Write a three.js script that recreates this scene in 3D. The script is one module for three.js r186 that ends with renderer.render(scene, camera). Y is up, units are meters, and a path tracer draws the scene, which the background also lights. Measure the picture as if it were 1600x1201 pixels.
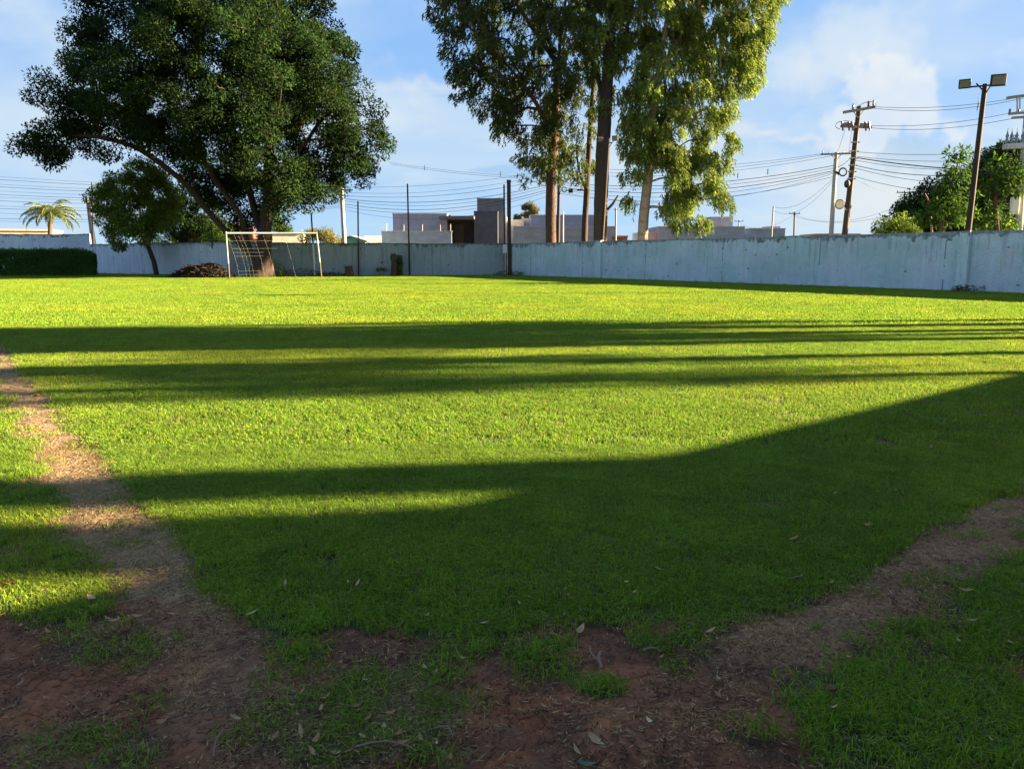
import * as THREE from 'three';
import { mergeGeometries } from 'three/addons/utils/BufferGeometryUtils.js';
import { RoundedBoxGeometry } from 'three/addons/geometries/RoundedBoxGeometry.js';

// ---------------------------------------------------------------- camera, sky, sun, exposure
const scene = new THREE.Scene();
const FPX = 1204, PITCH = Math.atan(200.5 / FPX), EYE = 1.5;
const camera = new THREE.PerspectiveCamera(2 * Math.atan(600.5 / FPX) * 180 / Math.PI, 4 / 3, 0.05, 4000);
camera.position.set(0, EYE, 0);
camera.rotation.set(-PITCH, 0, 0);
scene.add(camera);
const renderer = new THREE.WebGLRenderer({ antialias: true });
renderer.toneMapping = THREE.LinearToneMapping;
renderer.toneMappingExposure = 8.2;
renderer.shadowMap.enabled = true;
const SUN_EL = 16.6 * Math.PI / 180, SUN_H = new THREE.Vector3(0.9928, 0, -0.12).normalize();
const SUN = SUN_H.clone().multiplyScalar(Math.cos(SUN_EL)).setY(Math.sin(SUN_EL));
const sun = new THREE.DirectionalLight(new THREE.Color().setRGB(1.0, 0.78, 0.46), 5);
sun.position.copy(SUN).multiplyScalar(150);
sun.castShadow = true;
Object.assign(sun.shadow.camera, { left: -90, right: 90, top: 90, bottom: -90, near: 1, far: 400 });
sun.shadow.mapSize.set(4096, 4096);
scene.add(sun);

// ---------------------------------------------------------------- random numbers and noise
function rng(seed) { let a = seed >>> 0; return () => { a = (a + 0x6D2B79F5) | 0; let t = Math.imul(a ^ (a >>> 15), 1 | a); t = (t + Math.imul(t ^ (t >>> 7), 61 | t)) ^ t; return ((t ^ (t >>> 14)) >>> 0) / 4294967296; }; }
function hash(x, y) { let h = Math.imul(x, 374761393) + Math.imul(y, 668265263); h = Math.imul(h ^ (h >>> 13), 1274126177); return ((h ^ (h >>> 16)) >>> 0) / 4294967296; }
const fadeT = t => t * t * (3 - 2 * t);
function vnoise(x, y, px = 0, py = 0) {
  let xi = Math.floor(x), yi = Math.floor(y); const fx = fadeT(x - xi), fy = fadeT(y - yi);
  let x1 = xi + 1, y1 = yi + 1;
  if (px) { xi = ((xi % px) + px) % px; x1 = ((x1 % px) + px) % px; }
  if (py) { yi = ((yi % py) + py) % py; y1 = ((y1 % py) + py) % py; }
  const a = hash(xi, yi), b = hash(x1, yi), c = hash(xi, y1), d = hash(x1, y1);
  return a + (b - a) * fx + (c - a) * fy + (a - b - c + d) * fx * fy;
}
function fbm(x, y, oct = 4, px = 0, py = 0) {
  let s = 0, a = 0.5, t = 0;
  for (let i = 0; i < oct; i++) { s += a * vnoise(x + i * 17, y + i * 31, px, py); t += a; a *= 0.5; x *= 2; y *= 2; px *= 2; py *= 2; }
  return s / t;
}
const sstep = (a, b, x) => { const t = Math.min(1, Math.max(0, (x - a) / (b - a))); return t * t * (3 - 2 * t); };
const lerp = (a, b, t) => a + (b - a) * t;

// sky: air and clouds, computed by direction
{
  const CLOUDS = [[[[22.5, 13.5, 3.4], [25, 12.6, 2.6], [20, 12, 2.4]], 2.4, [0.40, 0.455, 0.50], 0.65, 8], [[[24.4, 10.6, 2.5], [26.2, 9.8, 2.1], [27.1, 8.6, 1.5], [23.6, 8, 2.6], [28.9, 7.5, 1.2], [30, 7.1, 0.9]], 0.9, [0.455, 0.485, 0.505], 0.8, 5], [[[26, 6.4, 1.3], [27.2, 6.3, 1.2], [28.5, 5.9, 1.3], [29.8, 5.6, 1.0], [26.7, 7.3, 0.6]], 0.5, [0.215, 0.335, 0.47], 0.85, 4.6], [[[60, 8, 6], [70, 9, 7], [80, 8, 6]], 2, [0.44, 0.47, 0.49], 0.7, 4], [[[130, 10, 8], [145, 12, 9], [160, 9, 7]], 2, [0.40, 0.45, 0.50], 0.7, 4], [[[-70, 9, 7], [-84, 11, 8], [-100, 9, 8]], 2, [0.40, 0.45, 0.50], 0.7, 4], [[[-150, 9, 7], [-165, 10, 8]], 2, [0.40, 0.45, 0.50], 0.7, 4]];
  const SKY_K = 0.217, W = 3072, H = 1536, data = new Float32Array(W * H * 4);
  const sa = Math.atan2(SUN_H.x, -SUN_H.z) * 180 / Math.PI;
  for (let j = 0; j < H; j++) {
    const e = ((j + 0.5) / H - 0.5) * 180;
    for (let i = 0; i < W; i++) {
      const th = ((i + 0.5) / W - 0.5) * 2 * Math.PI;                       // atan2(z, x)
      const a = Math.atan2(Math.cos(th), -Math.sin(th)) * 180 / Math.PI;   // degrees right of straight ahead
      const el = Math.max(e, 0);
      const k = 1 - Math.exp(-el / 13);
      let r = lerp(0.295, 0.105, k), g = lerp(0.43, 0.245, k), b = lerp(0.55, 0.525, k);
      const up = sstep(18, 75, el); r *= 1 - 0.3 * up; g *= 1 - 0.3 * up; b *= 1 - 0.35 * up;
      const mix = (cr, cg, cb, m) => { m = Math.min(0.95, Math.max(0, m)); r = lerp(r, cr, m); g = lerp(g, cg, m); b = lerp(b, cb, m); };
      const blob = (ca, ce, wa, we) => Math.exp(-(((a - ca) / wa) ** 2) - ((el - ce) / we) ** 2);
      if (e > -1) {
        // thin veil and long wisps; unseen veil overhead added to whiten light in shade
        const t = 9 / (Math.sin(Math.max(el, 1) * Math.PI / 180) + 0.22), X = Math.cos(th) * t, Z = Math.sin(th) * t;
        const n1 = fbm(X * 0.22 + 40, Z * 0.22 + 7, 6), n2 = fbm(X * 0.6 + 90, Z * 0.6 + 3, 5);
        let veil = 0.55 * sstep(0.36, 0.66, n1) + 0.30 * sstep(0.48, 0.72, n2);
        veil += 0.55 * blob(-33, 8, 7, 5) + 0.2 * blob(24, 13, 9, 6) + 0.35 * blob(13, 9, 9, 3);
        veil -= 0.5 * blob(-6, 15.5, 6, 3) + 0.45 * blob(-24, 16, 9, 4) + 0.45 * blob(31, 14.5, 5, 3.5) + 0.35 * blob(14, 4, 7, 1.6) + 0.4 * blob(22, 17, 6, 2) + 0.4 * blob(-12, 3.5, 10, 2.2);
        // a low bank whose top edge runs level across the middle left
        const edge = 12.2 + (fbm(a * 0.16 + 3, 5.5, 4) - 0.5) * 2.4, bank = sstep(0, 0.8, edge - el) * sstep(3.2, 6.5, el) * Math.exp(-(((a + 7) / 11) ** 4));
        veil += bank * (0.35 + 0.5 * fbm(a * 0.12 + 20, el * 0.8, 5));
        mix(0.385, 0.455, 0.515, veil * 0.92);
        mix(0.16, 0.30, 0.50, 0.5 * bank * sstep(0.60, 0.70, fbm(a * 0.11 + 60, el * 1.5 + 2, 4)));
        // heaped clouds: unions of rounds with ragged rims
        if (el < 30) for (const [rounds, soft, col, op, foot] of CLOUDS) {
          let d = -9; for (const [ca, ce, cr] of rounds) d = Math.max(d, cr - Math.hypot((a - ca) * 0.98, el - ce));
          if (d < -2) continue;
          d += (fbm(a * 1.1 + 7, el * 1.1 + 30, 5) - 0.5) * 2.1 + (fbm(a * 4 + 7, el * 4 + 30, 3) - 0.5) * 0.35;
          const body = fbm(a * 0.7 + 5, el * 0.9 + 50, 4); mix(...col, sstep(0, soft, d) * op * (0.75 + 0.5 * (body - 0.3)) * sstep(foot - 2.6, foot + 1.2, el));
        }
        const warm = 0.75 * blob(25, 3.6, 5.5, 2.6); mix(0.455, 0.475, 0.475, warm);
        for (const [ca, ce, wa, we, o2] of [[17.7, 8.2, 0.8, 0.17, 0.6], [19.6, 7.7, 1.5, 0.22, 0.6], [21.7, 7.1, 1.3, 0.24, 0.55], [20.6, 6.4, 0.9, 0.2, 0.3], [18.5, 5.2, 4.5, 0.55, 0.55], [15.5, 8.0, 1.7, 0.5, 0.5], [20.5, 11.4, 2.0, 0.9, 0.3], [-5.5, 11.7, 4, 0.35, 0.4]]) mix(0.47, 0.475, 0.48, o2 * Math.exp(-(((a - ca) / wa) ** 2) - ((el - ce + (fbm(a * 1.3 + ca, 3, 3) - 0.5) * we * 3) / we) ** 2));
      }
      let da = Math.abs(a - sa); if (da > 180) da = 360 - da;
      const gs = Math.exp(-(da * da) / 1500 - ((el - 16) ** 2) / 500);      // air brightens towards the sun
      r += 0.22 * gs; g += 0.19 * gs; b += 0.13 * gs;
      if (e < 0) { r = 0.12; g = 0.115; b = 0.08; }
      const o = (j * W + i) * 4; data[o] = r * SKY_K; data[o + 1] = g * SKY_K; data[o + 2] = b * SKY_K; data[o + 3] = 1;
    }
  }
  const t = new THREE.DataTexture(data, W, H, THREE.RGBAFormat, THREE.FloatType);
  t.mapping = THREE.EquirectangularReflectionMapping; t.magFilter = THREE.LinearFilter; t.minFilter = THREE.LinearFilter; t.needsUpdate = true;
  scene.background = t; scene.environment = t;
}

// ---------------------------------------------------------------- helpers
const V = (x, y, z) => new THREE.Vector3(x, y, z);
function dirOf(px, py) { const u = (px - 800) / FPX, v = (600.5 - py) / FPX, c = Math.cos(PITCH), s = Math.sin(PITCH); return [u, v * c - s, v * s + c]; }
function ground(px, py, h = 0) { const [u, y, z] = dirOf(px, py), t = (EYE - h) / -y; return V(u * t, h, -z * t); }
function at(px, py, d) { const [u, y, z] = dirOf(px, py), t = d / z; return V(u * t, EYE + y * t, -d); }
function picture(x, y, z) { const c = Math.cos(PITCH), s = Math.sin(PITCH), dy = y - EYE, f = -z * c - dy * s, up = dy * c - z * s * 1; return [800 + FPX * x / f, 600.5 - FPX * (dy * c + -z * s) / f, up]; }
const taken = {};
function numbered(n) { const k = taken[n] = (taken[n] ?? -1) + 1; return k ? `${n}_${String(k).padStart(3, '0')}` : n; }
function tag(o, label, category, group) { o.userData.label = label; o.userData.category = category; if (group) o.userData.group = group; return o; }
function thing(name, label, category, pos = V(0, 0, 0), group) { const o = new THREE.Group(); o.name = numbered(name); o.position.copy(pos); scene.add(o); return tag(o, label, category, group); }
function part(parent, name, geo, m, kind) { const g = Array.isArray(geo) ? (geo.length > 1 ? mergeGeometries(geo) : geo[0]) : geo; const o = new THREE.Mesh(g, m); o.name = name; if (kind) o.userData.kind = kind; parent.add(o); return o; }
function solo(name, geo, m, label, category, pos, group) { const g = Array.isArray(geo) ? (geo.length > 1 ? mergeGeometries(geo) : geo[0]) : geo; const o = new THREE.Mesh(g, m); o.name = numbered(name); if (pos) o.position.copy(pos); scene.add(o); return tag(o, label, category, group); }
function structure(name, geo, m) { const o = new THREE.Mesh(geo, m); o.name = name; o.userData.kind = 'structure'; scene.add(o); return o; }
const box = (w, h, d, x = 0, y = 0, z = 0, ry = 0) => { const g = new THREE.BoxGeometry(w, h, d); if (ry) g.rotateY(ry); return g.translate(x, y, z); };
const rbox = (w, h, d, r, x = 0, y = 0, z = 0) => new RoundedBoxGeometry(w, h, d, 2, r).translate(x, y, z);
function cyl(p, q, r0, r1 = r0, n = 10) {
  const d = q.clone().sub(p), L = d.length(), g = new THREE.CylinderGeometry(r1, r0, L, n, 1);
  g.applyQuaternion(new THREE.Quaternion().setFromUnitVectors(V(0, 1, 0), d.normalize()));
  return g.translate((p.x + q.x) / 2, (p.y + q.y) / 2, (p.z + q.z) / 2);
}
// box between two ends, for slanted beams
function beam(p, q, w, h) {
  const d = q.clone().sub(p), L = d.length(), g = new THREE.BoxGeometry(w, h, L), m = new THREE.Matrix4().lookAt(p, q, V(0, 1, 0));
  g.applyMatrix4(m); return g.translate((p.x + q.x) / 2, (p.y + q.y) / 2, (p.z + q.z) / 2);
}
function tubeOf(pts, r, seg = 5, n = 12) { return new THREE.TubeGeometry(new THREE.CatmullRomCurve3(pts), n, r, seg, false); }
// a swept trunk or branch with its own radius at each point, uv in metres, uneven outline
function swept(pts, rad, seg, rough = 0, seed = 1) {
  const n = pts.length, pos = [], uv = [], idx = []; let side = V(1, 0, 0), len = 0;
  for (let i = 0; i < n; i++) {
    const t = pts[Math.min(i + 1, n - 1)].clone().sub(pts[Math.max(i - 1, 0)]).normalize();
    if (Math.abs(side.dot(t)) > 0.95) side = V(0, 0, 1);
    side = side.sub(t.clone().multiplyScalar(side.dot(t))).normalize(); const bi = t.clone().cross(side);
    if (i) len += pts[i].distanceTo(pts[i - 1]);
    for (let k = 0; k <= seg; k++) {
      const a = k / seg * 2 * Math.PI, kk = k % seg, w = rad[i] * (1 + rough * (vnoise(kk / seg * 7 + seed * 13, len * 1.1 / Math.max(rad[0], 0.1) + seed, 7) - 0.5) * 2);
      pos.push(pts[i].x + (side.x * Math.cos(a) + bi.x * Math.sin(a)) * w, pts[i].y + (side.y * Math.cos(a) + bi.y * Math.sin(a)) * w, pts[i].z + (side.z * Math.cos(a) + bi.z * Math.sin(a)) * w);
      uv.push(k / seg * Math.max(1, Math.round(rad[0] * 6.3)), len);
    }
    if (i) for (let k = 0; k < seg; k++) { const A = (i - 1) * (seg + 1) + k, B = A + seg + 1; idx.push(A, A + 1, B, A + 1, B + 1, B); }
  }
  const g = new THREE.BufferGeometry();
  g.setAttribute('position', new THREE.Float32BufferAttribute(pos, 3)); g.setAttribute('uv', new THREE.Float32BufferAttribute(uv, 2)); g.setIndex(idx); g.computeVertexNormals();
  return g;
}
function texture(w, h, fn, srgb = false) {
  const d = new Uint8Array(w * h * 4);
  for (let j = 0; j < h; j++) for (let i = 0; i < w; i++) { const c = fn(i / w, j / h), o = (j * w + i) * 4; for (let k = 0; k < 3; k++) d[o + k] = Math.max(0, Math.min(255, Math.round((c.length ? c[k] : c) * 255))); d[o + 3] = 255; }
  const t = new THREE.DataTexture(d, w, h); t.wrapS = t.wrapT = THREE.RepeatWrapping; t.magFilter = THREE.LinearFilter; t.minFilter = THREE.LinearFilter; if (srgb) t.colorSpace = THREE.SRGBColorSpace; t.needsUpdate = true; return t;
}
const lin = (r, g, b) => new THREE.Color().setRGB(r, g, b);
const mat = (c, o = {}) => new THREE.MeshStandardMaterial({ color: c, roughness: 0.85, ...o });

// textures
const grainTex = texture(512, 512, (u, v) => { const n = fbm(u * 12, v * 12, 5, 12, 12); return 0.62 + 0.38 * n + 0.12 * (fbm(u * 70, v * 70, 2, 70, 70) - 0.5); });
const plasterBump = texture(512, 512, (u, v) => fbm(u * 40, v * 40, 4, 40, 40));
const barkTex = texture(256, 512, (u, v) => { const n = fbm(u * 14, v * 4, 5, 14, 4), c = fbm(u * 28, v * 6, 3, 28, 6); return 0.45 + 0.42 * n + 0.3 * (c - 0.5); });
const barkBump = texture(256, 512, (u, v) => fbm(u * 14, v * 4, 5, 14, 4));
const smoothBarkTex = texture(256, 512, (u, v) => { const n = fbm(u * 4, v * 5, 4, 4, 5), p = sstep(0.52, 0.6, fbm(u * 6 + 3, v * 3, 4, 6, 3)); return [0.72 + 0.2 * n - 0.22 * p, 0.70 + 0.2 * n - 0.28 * p, 0.66 + 0.2 * n - 0.32 * p]; });
const soilTex = texture(1024, 1024, (u, v) => {
  const n = fbm(u * 9, v * 9, 6, 9, 9), c = fbm(u * 90, v * 90, 3, 90, 90), clod = sstep(0.60, 0.72, fbm(u * 38 + 5, v * 38, 3, 38, 38));
  const k = 0.45 + 0.5 * n + 0.35 * (c - 0.5) - 0.16 * clod; return [k, k * (0.98 - 0.05 * clod), k * (0.97 - 0.03 * clod)];
});
const soilBump = texture(1024, 1024, (u, v) => 0.5 * fbm(u * 26, v * 26, 5, 26, 26) + 0.5 * sstep(0.45, 0.75, fbm(u * 60 + 3, v * 60, 3, 60, 60)));

const metalDark = mat(lin(0.045, 0.035, 0.03), { roughness: 0.6, metalness: 0.3 });
const metalGrey = mat(lin(0.28, 0.29, 0.28), { roughness: 0.55, metalness: 0.5 });
const woodPole = mat(lin(0.075, 0.042, 0.03), { map: barkTex, bumpMap: barkBump, bumpScale: 0.01 });
const concrete = mat(lin(0.42, 0.41, 0.39), { map: grainTex });
const cableMat = mat(lin(0.02, 0.02, 0.025), { roughness: 0.6 });
const plaster = c => mat(c, { map: grainTex, bumpMap: plasterBump, bumpScale: 0.004, roughness: 0.92 });

// ---------------------------------------------------------------- where soil, tracks and grass lie (ground plan)
const Lp = ground(0, 535), Lq = ground(185, 748), Ld = Lq.clone().sub(Lp).setY(0).normalize(), Ln = V(-Ld.z, 0, Ld.x);  // right edge of the left track
const Rp = ground(1600, 752), Rq = ground(1190, 972), Rd = Rq.clone().sub(Rp).setY(0).normalize(), Rn = V(-Rd.z, 0, Rd.x);
if (Ln.x > 0) Ln.negate(); if (Rn.z < 0) Rn.negate();
function trackLeft(x, z) { return (x - Lp.x) * Ln.x + (z - Lp.z) * Ln.z; }      // metres left of the track's field edge
function trackRight(x, z) { return (x - Rp.x) * Rn.x + (z - Rp.z) * Rn.z; }     // metres this side of the right track's field edge
// patches of the worn corner by the camera: [picture x, y, half width, half height, grass, clippings]
const PATCHES = [[560, 1130, 190, 85, 0.42, 1], [120, 1165, 140, 52, 0.30, 0.3], [1440, 1110, 215, 125, 1, 0], [1320, 1175, 90, 40, 0.7, 0], [470, 1020, 34, 20, 0.8, 0], [940, 1078, 36, 17, 0.9, 0], [1075, 992, 30, 17, 0.9, 0], [1015, 1000, 30, 16, 0.8, 0], [1050, 1030, 26, 14, 0.6, 0], [850, 1045, 70, 22, 0.5, 0], [895, 1055, 40, 14, 0.5, 0], [170, 1010, 100, 42, 0.30, 0.1], [240, 1090, 55, 18, 0.25, 0], [90, 935, 100, 42, 0.85, 0], [1175, 1150, 40, 18, 0.4, 0], [1045, 1190, 20, 10, 0.5, 0], [760, 1010, 130, 22, 0.55, 0], [500, 1045, 120, 10, 0.25, 0.3], [690, 1040, 80, 18, 0.35, 0.2], [1130, 970, 60, 16, 0.7, 0]];
function cover(x, z) {     // [grass 0..1, dry clippings 0..1, worn 0..1]
  const n = fbm(x * 3.1 + 11, z * 3.1 + 5, 4) - 0.5, f = fbm(x * 11 + 3, z * 11 + 9, 3) - 0.5;
  const L = trackLeft(x, z) + n * 0.15 + f * 0.12, R = trackRight(x, z) + n * 0.22 + f * 0.12, wide = 0.33;
  let grass = 1, dry = 0;
  const onL = sstep(-0.05, 0.04, L) * sstep(wide + 0.16, wide, L), onR = sstep(-0.05, 0.04, R) * sstep(wide + 0.12, wide, R);
  grass *= 1 - 0.97 * onL; grass *= 1 - 0.97 * onR;
  dry = Math.max(onL * 0.9, onR * 0.42);
  if (L > wide && z > -9) grass *= 0.45 + 0.55 * sstep(-0.1, 0.22, n + f * 0.4);
  if (R > wide) grass *= 0.7 + 0.3 * sstep(-0.15, 0.1, n);
  if (z > -3.6 && z < 0.5) {
    const [px, py] = picture(x, 0, z), rag = n * 95 + f * 40;
    const edge = px < 380 ? 968 - (380 - px) * 0.0 : px < 800 ? 990 : px < 1190 ? lerp(985, 968, (px - 800) / 390) : 9999;
    const left = L > -0.05, right = R > -0.02;
    const worn = sstep(-16, 10, py + rag * 0.7 - (left ? 950 : right ? 1010 : edge));
    if (!right || py > 1030) {
      let g = grass * (1 - worn), d = dry * (1 - 0.75 * worn);
      for (const [cx, cy, wx, wy, gg, dd] of PATCHES) {
        const q = Math.hypot((px - cx + rag * 0.25) / wx, (py - cy + rag * 0.22) / wy), m = sstep(1.08, 0.72, q + f * 0.9);
        g = Math.max(g, m * gg); d = Math.max(d, m * dd);
      }
      grass = g; dry = d;
    }
  }
  // thin spots in the turf
  const bare = sstep(0.64, 0.76, fbm(x * 1.3 + 60, z * 1.3 + 20, 4)); grass *= 1 - 0.4 * bare; dry = Math.max(dry, 0.14 * bare * grass);
  return [grass, dry];
}
// the ground: one sheet, fine by the camera, out to the horizon
{
  const line = (f0, f1, step, out) => { const a = []; for (let v = f0; v <= f1 + 1e-6; v += step) a.push(v); let s = step; while (a[a.length - 1] < out) { s *= 1.22; a.push(a[a.length - 1] + s); } let q = step; while (a[0] > -out) { q *= 1.22; a.unshift(a[0] - q); } return a; };
  const xs = line(-3.6, 3.6, 0.022, 1500), zs = line(-6.2, -1.5, 0.022, 1500), nx = xs.length, nz = zs.length;
  const pos = new Float32Array(nx * nz * 3), col = new Float32Array(nx * nz * 3), uv = new Float32Array(nx * nz * 2), idx = [];
  for (let j = 0; j < nz; j++) for (let i = 0; i < nx; i++) {
    const x = xs[i], z = zs[j], o = j * nx + i, near = sstep(9, 5, Math.hypot(x, z)), c = Math.hypot(x, z) < 90 ? cover(x, z) : [0.4, 0.3];
    const y = near * ((fbm(x * 2.2, z * 2.2, 4) - 0.5) * 0.05 + (fbm(x * 13 + 4, z * 13, 4) - 0.5) * 0.034 * (1 - 0.6 * c[0]));
    pos.set([x, y - 0.012 * near, z], o * 3); uv.set([x / 1.4, z / 1.4], o * 2);
    const m = fbm(x * 1.7 + 8, z * 1.7, 4), soil = [lerp(0.37, 0.25, m), lerp(0.130, 0.096, m), lerp(0.053, 0.042, m)];
    const dk = sstep(0.46, 0.66, fbm(x * 5 + 31, z * 5 + 17, 5)) * 0.6; soil[0] = lerp(soil[0], 0.115, dk); soil[1] = lerp(soil[1], 0.055, dk); soil[2] = lerp(soil[2], 0.034, dk);
    const thatch = [0.055, 0.075, 0.022], straw = [0.44, 0.31, 0.175];
    const g = Math.min(1, c[0] * 1.15), d = Math.min(1, c[1] * 1.1) * (1 - g) * 0.9;
    for (let k = 0; k < 3; k++) col[o * 3 + k] = lerp(lerp(soil[k], straw[k], d), thatch[k], g);
  }
  for (let j = 0; j < nz - 1; j++) for (let i = 0; i < nx - 1; i++) { const A = j * nx + i; idx.push(A, A + nx, A + 1, A + 1, A + nx, A + nx + 1); }
  const g = new THREE.BufferGeometry();
  g.setAttribute('position', new THREE.BufferAttribute(pos, 3)); g.setAttribute('color', new THREE.BufferAttribute(col, 3)); g.setAttribute('uv', new THREE.BufferAttribute(uv, 2)); g.setIndex(idx); g.computeVertexNormals();
  structure('ground', g, new THREE.MeshStandardMaterial({ vertexColors: true, map: soilTex, bumpMap: soilBump, bumpScale: 0.03, roughness: 0.97 }));
}

// ---------------------------------------------------------------- boundary walls
function wallTexture(len, high, seed, teal) {   // weathered paint: mould runs from the coping, flaked spots, bare render at the foot
  const W = 2048, H = 256;
  return texture(W, H, (u, v) => {
    const x = u * len, y = v * high, s = seed * 37;
    const tone = fbm(x * 0.5 + s, y * 0.9, 4), fine = fbm(x * 7 + s, y * 7, 3);
    let r = 0.56, g = 0.655, b = 0.745;
    const algae = sstep(0.42, 0.62, fbm(x * 0.7 + s + 9, y * 1.1 + 4, 4)) * teal;
    r = lerp(r, 0.43, algae); g = lerp(g, 0.60, algae); b = lerp(b, 0.62, algae);
    const k = 0.80 + 0.22 * tone + 0.12 * (fine - 0.5) + 0.22 * (fbm(x * 6 + s, y * 0.45 + s, 4) - 0.3); r *= k; g *= k; b *= k;
    const hang = fbm(x * 0.8 + s, 3.3, 4), drip = vnoise(x * 7 + s, 8.1) * 0.6 + vnoise(x * 17 + s, 2.2) * 0.4, dn = high - y;
    const reach = 0.06 + 0.9 * Math.max(0, hang - 0.30) * (0.25 + 1.5 * Math.max(0, drip - 0.35)) + 0.10 * (fine - 0.5);
    let mould = dn < reach ? 0.45 + 0.9 * (fine - 0.35) + 0.3 * drip : 0;
    const drop2 = fbm(x * 11 + s + 31, 5.5, 2); if (drop2 > 0.66 && dn < (drop2 - 0.60) * 9 * hang) mould = Math.max(mould, 0.5 * fbm(x * 30, y * 9, 2));
    mould = Math.min(1, Math.max(0, mould)); if (dn < 0.05 + 0.05 * fine) mould = Math.max(mould, 0.7);
    const dk = [0.085, 0.085, 0.075]; r = lerp(r, dk[0], mould * 0.85); g = lerp(g, dk[1], mould * 0.85); b = lerp(b, dk[2], mould * 0.85);
    const thin = sstep(0.66, 0.70, fbm(x * 8 + s + 50, y * 0.5, 3)) * sstep(0.4, 0.6, fbm(x * 2 + s, y * 1.5, 2)) * 0.35; r = lerp(r, 0.25, thin); g = lerp(g, 0.29, thin); b = lerp(b, 0.30, thin);
    const flake = sstep(0.765, 0.785, fbm(x * 3.1 + s + 20, y * 3.1 + 40, 4)) * 0.8; r = lerp(r, 0.62, flake); g = lerp(g, 0.58, flake); b = lerp(b, 0.52, flake);
    const spot = sstep(0.825, 0.84, fbm(x * 4.3 + s + 77, y * 4.3 + 13, 4)); r = lerp(r, 0.10, spot); g = lerp(g, 0.10, spot); b = lerp(b, 0.10, spot);
    const foot = y < 0.12 + 0.42 * (fbm(x * 1.8 + s, 1.7, 4) - 0.32) ? 0.7 : 0; r = lerp(r, 0.42, foot); g = lerp(g, 0.36, foot); b = lerp(b, 0.31, foot);
    const crack = Math.abs(((x / 6.1) % 1) - 0.5 + 0.012 * (fbm(y * 3 + s, x * 0.2, 3) - 0.5)) < 0.0022 ? 0.8 : 0; r = lerp(r, 0.08, crack); g = lerp(g, 0.08, crack); b = lerp(b, 0.08, crack);
    return [r, g, b].map(c => Math.pow(c, 1 / 2.2));
  }, true);
}
// a wall between two ground points, its top a little uneven, front face carrying uv over its whole length
function wallGeo(p, q, h0, h1, thick, seed) {
  const d = q.clone().sub(p), L = d.length(), n = Math.ceil(L / 0.5); d.normalize(); const nrm = V(d.z, 0, -d.x);
  const pos = [], uv = [], idx = []; let prev;
  for (let i = 0; i <= n; i++) {
    const t = i / n, c = p.clone().addScaledVector(d, t * L), h = lerp(h0, h1, t) + (fbm(t * L * 0.35 + seed, 2, 3) - 0.5) * 0.12 + (fbm(t * L * 2.1 + seed, 6, 2) - 0.5) * 0.07;
    const A = pos.length / 3;
    for (const [s, y, w] of [[-1, -0.2, 0], [-1, h, 1], [-1, h, 1], [1, h, 0.985], [1, h, 1], [1, -0.2, 0]]) { pos.push(c.x + nrm.x * s * thick / 2, y, c.z + nrm.z * s * thick / 2); uv.push(t, w); }
    if (i) for (const k of [0, 2, 4]) { const a = prev + k, b = A + k; idx.push(a, b, a + 1, a + 1, b, b + 1); }
    prev = A;
  }
  const m = pos.length / 3; for (const [i0] of [[0], [m - 6]]) idx.push(i0, i0 + 1, i0 + 5, i0 + 1, i0 + 4, i0 + 5);
  const g = new THREE.BufferGeometry(); g.setAttribute('position', new THREE.Float32BufferAttribute(pos, 3)); g.setAttribute('uv', new THREE.Float32BufferAttribute(uv, 2)); g.setIndex(idx); g.computeVertexNormals(); return g;
}
const wallMat = (len, high, seed, teal, tint = lin(1, 1, 1)) => {
  const b = plasterBump.clone(); b.repeat.set(len / 1.6, high / 1.6); b.needsUpdate = true;
  return new THREE.MeshStandardMaterial({ color: tint, map: wallTexture(len, high, seed, teal), bumpMap: b, bumpScale: 0.03, roughness: 0.9 });
};
const CORNER = ground(795, 430), WALL_H = 2.5;
const rightEnd = CORNER.clone().add(ground(1515, 455.5).sub(CORNER).multiplyScalar(2.4));
const backDir = V(-0.9866, 0, 0.163), KINK = CORNER.clone().addScaledVector(backDir, 21.2);
const leftEnd = at(147, 420, 71).setY(0), farLeft = V(-58, 0, -71.5);
const PILLARS = [];
const wallRight = thing('boundary_wall', 'long weathered pale blue wall with mould along the top, running towards the right', 'wall', CORNER);
{
  const d = rightEnd.clone().sub(CORNER), L = d.length();
  part(wallRight, 'wall_face', wallGeo(V(0, 0, 0), d, WALL_H - 0.02, WALL_H + 0.08, 0.22, 3), wallMat(L, WALL_H, 3, 0.65));
  const u = d.clone().normalize(), turn = Math.atan2(-u.z, u.x), inn = V(u.z, 0, -u.x); if (inn.x > 0) inn.negate();
  const pill = wallMat(0.5, WALL_H, 9, 0.5, lin(1.12, 1.1, 1.08));
  for (const px of [945, 1517]) {
    const g = ground(px, px < 1000 ? 435 : 454.5).sub(CORNER), s = g.dot(u), c = u.clone().multiplyScalar(s).addScaledVector(inn, 0.15);
    PILLARS.push(c.clone().add(CORNER)); const h = WALL_H + 0.05; part(wallRight, 'pillar', box(0.42, h + 0.1, 0.30, c.x, h / 2 - 0.05, c.z, turn), pill);
  }
}
const wallBack = thing('boundary_wall', 'grey-blue rough rendered wall behind the stumps, meeting the long wall at the corner', 'wall', CORNER);
part(wallBack, 'wall_face', wallGeo(KINK.clone().sub(CORNER), V(-0.14, 0, 0.02), WALL_H + 0.02, WALL_H - 0.04, 0.22, 8), (() => { const m = wallMat(21.2, WALL_H, 8, 0.5, lin(0.64, 0.61, 0.56)); m.bumpScale = 0.06; return m; })());
const wallLeft = thing('boundary_wall', 'smooth bluish white wall behind the large tree and the small leaning tree', 'wall', KINK);
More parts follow.
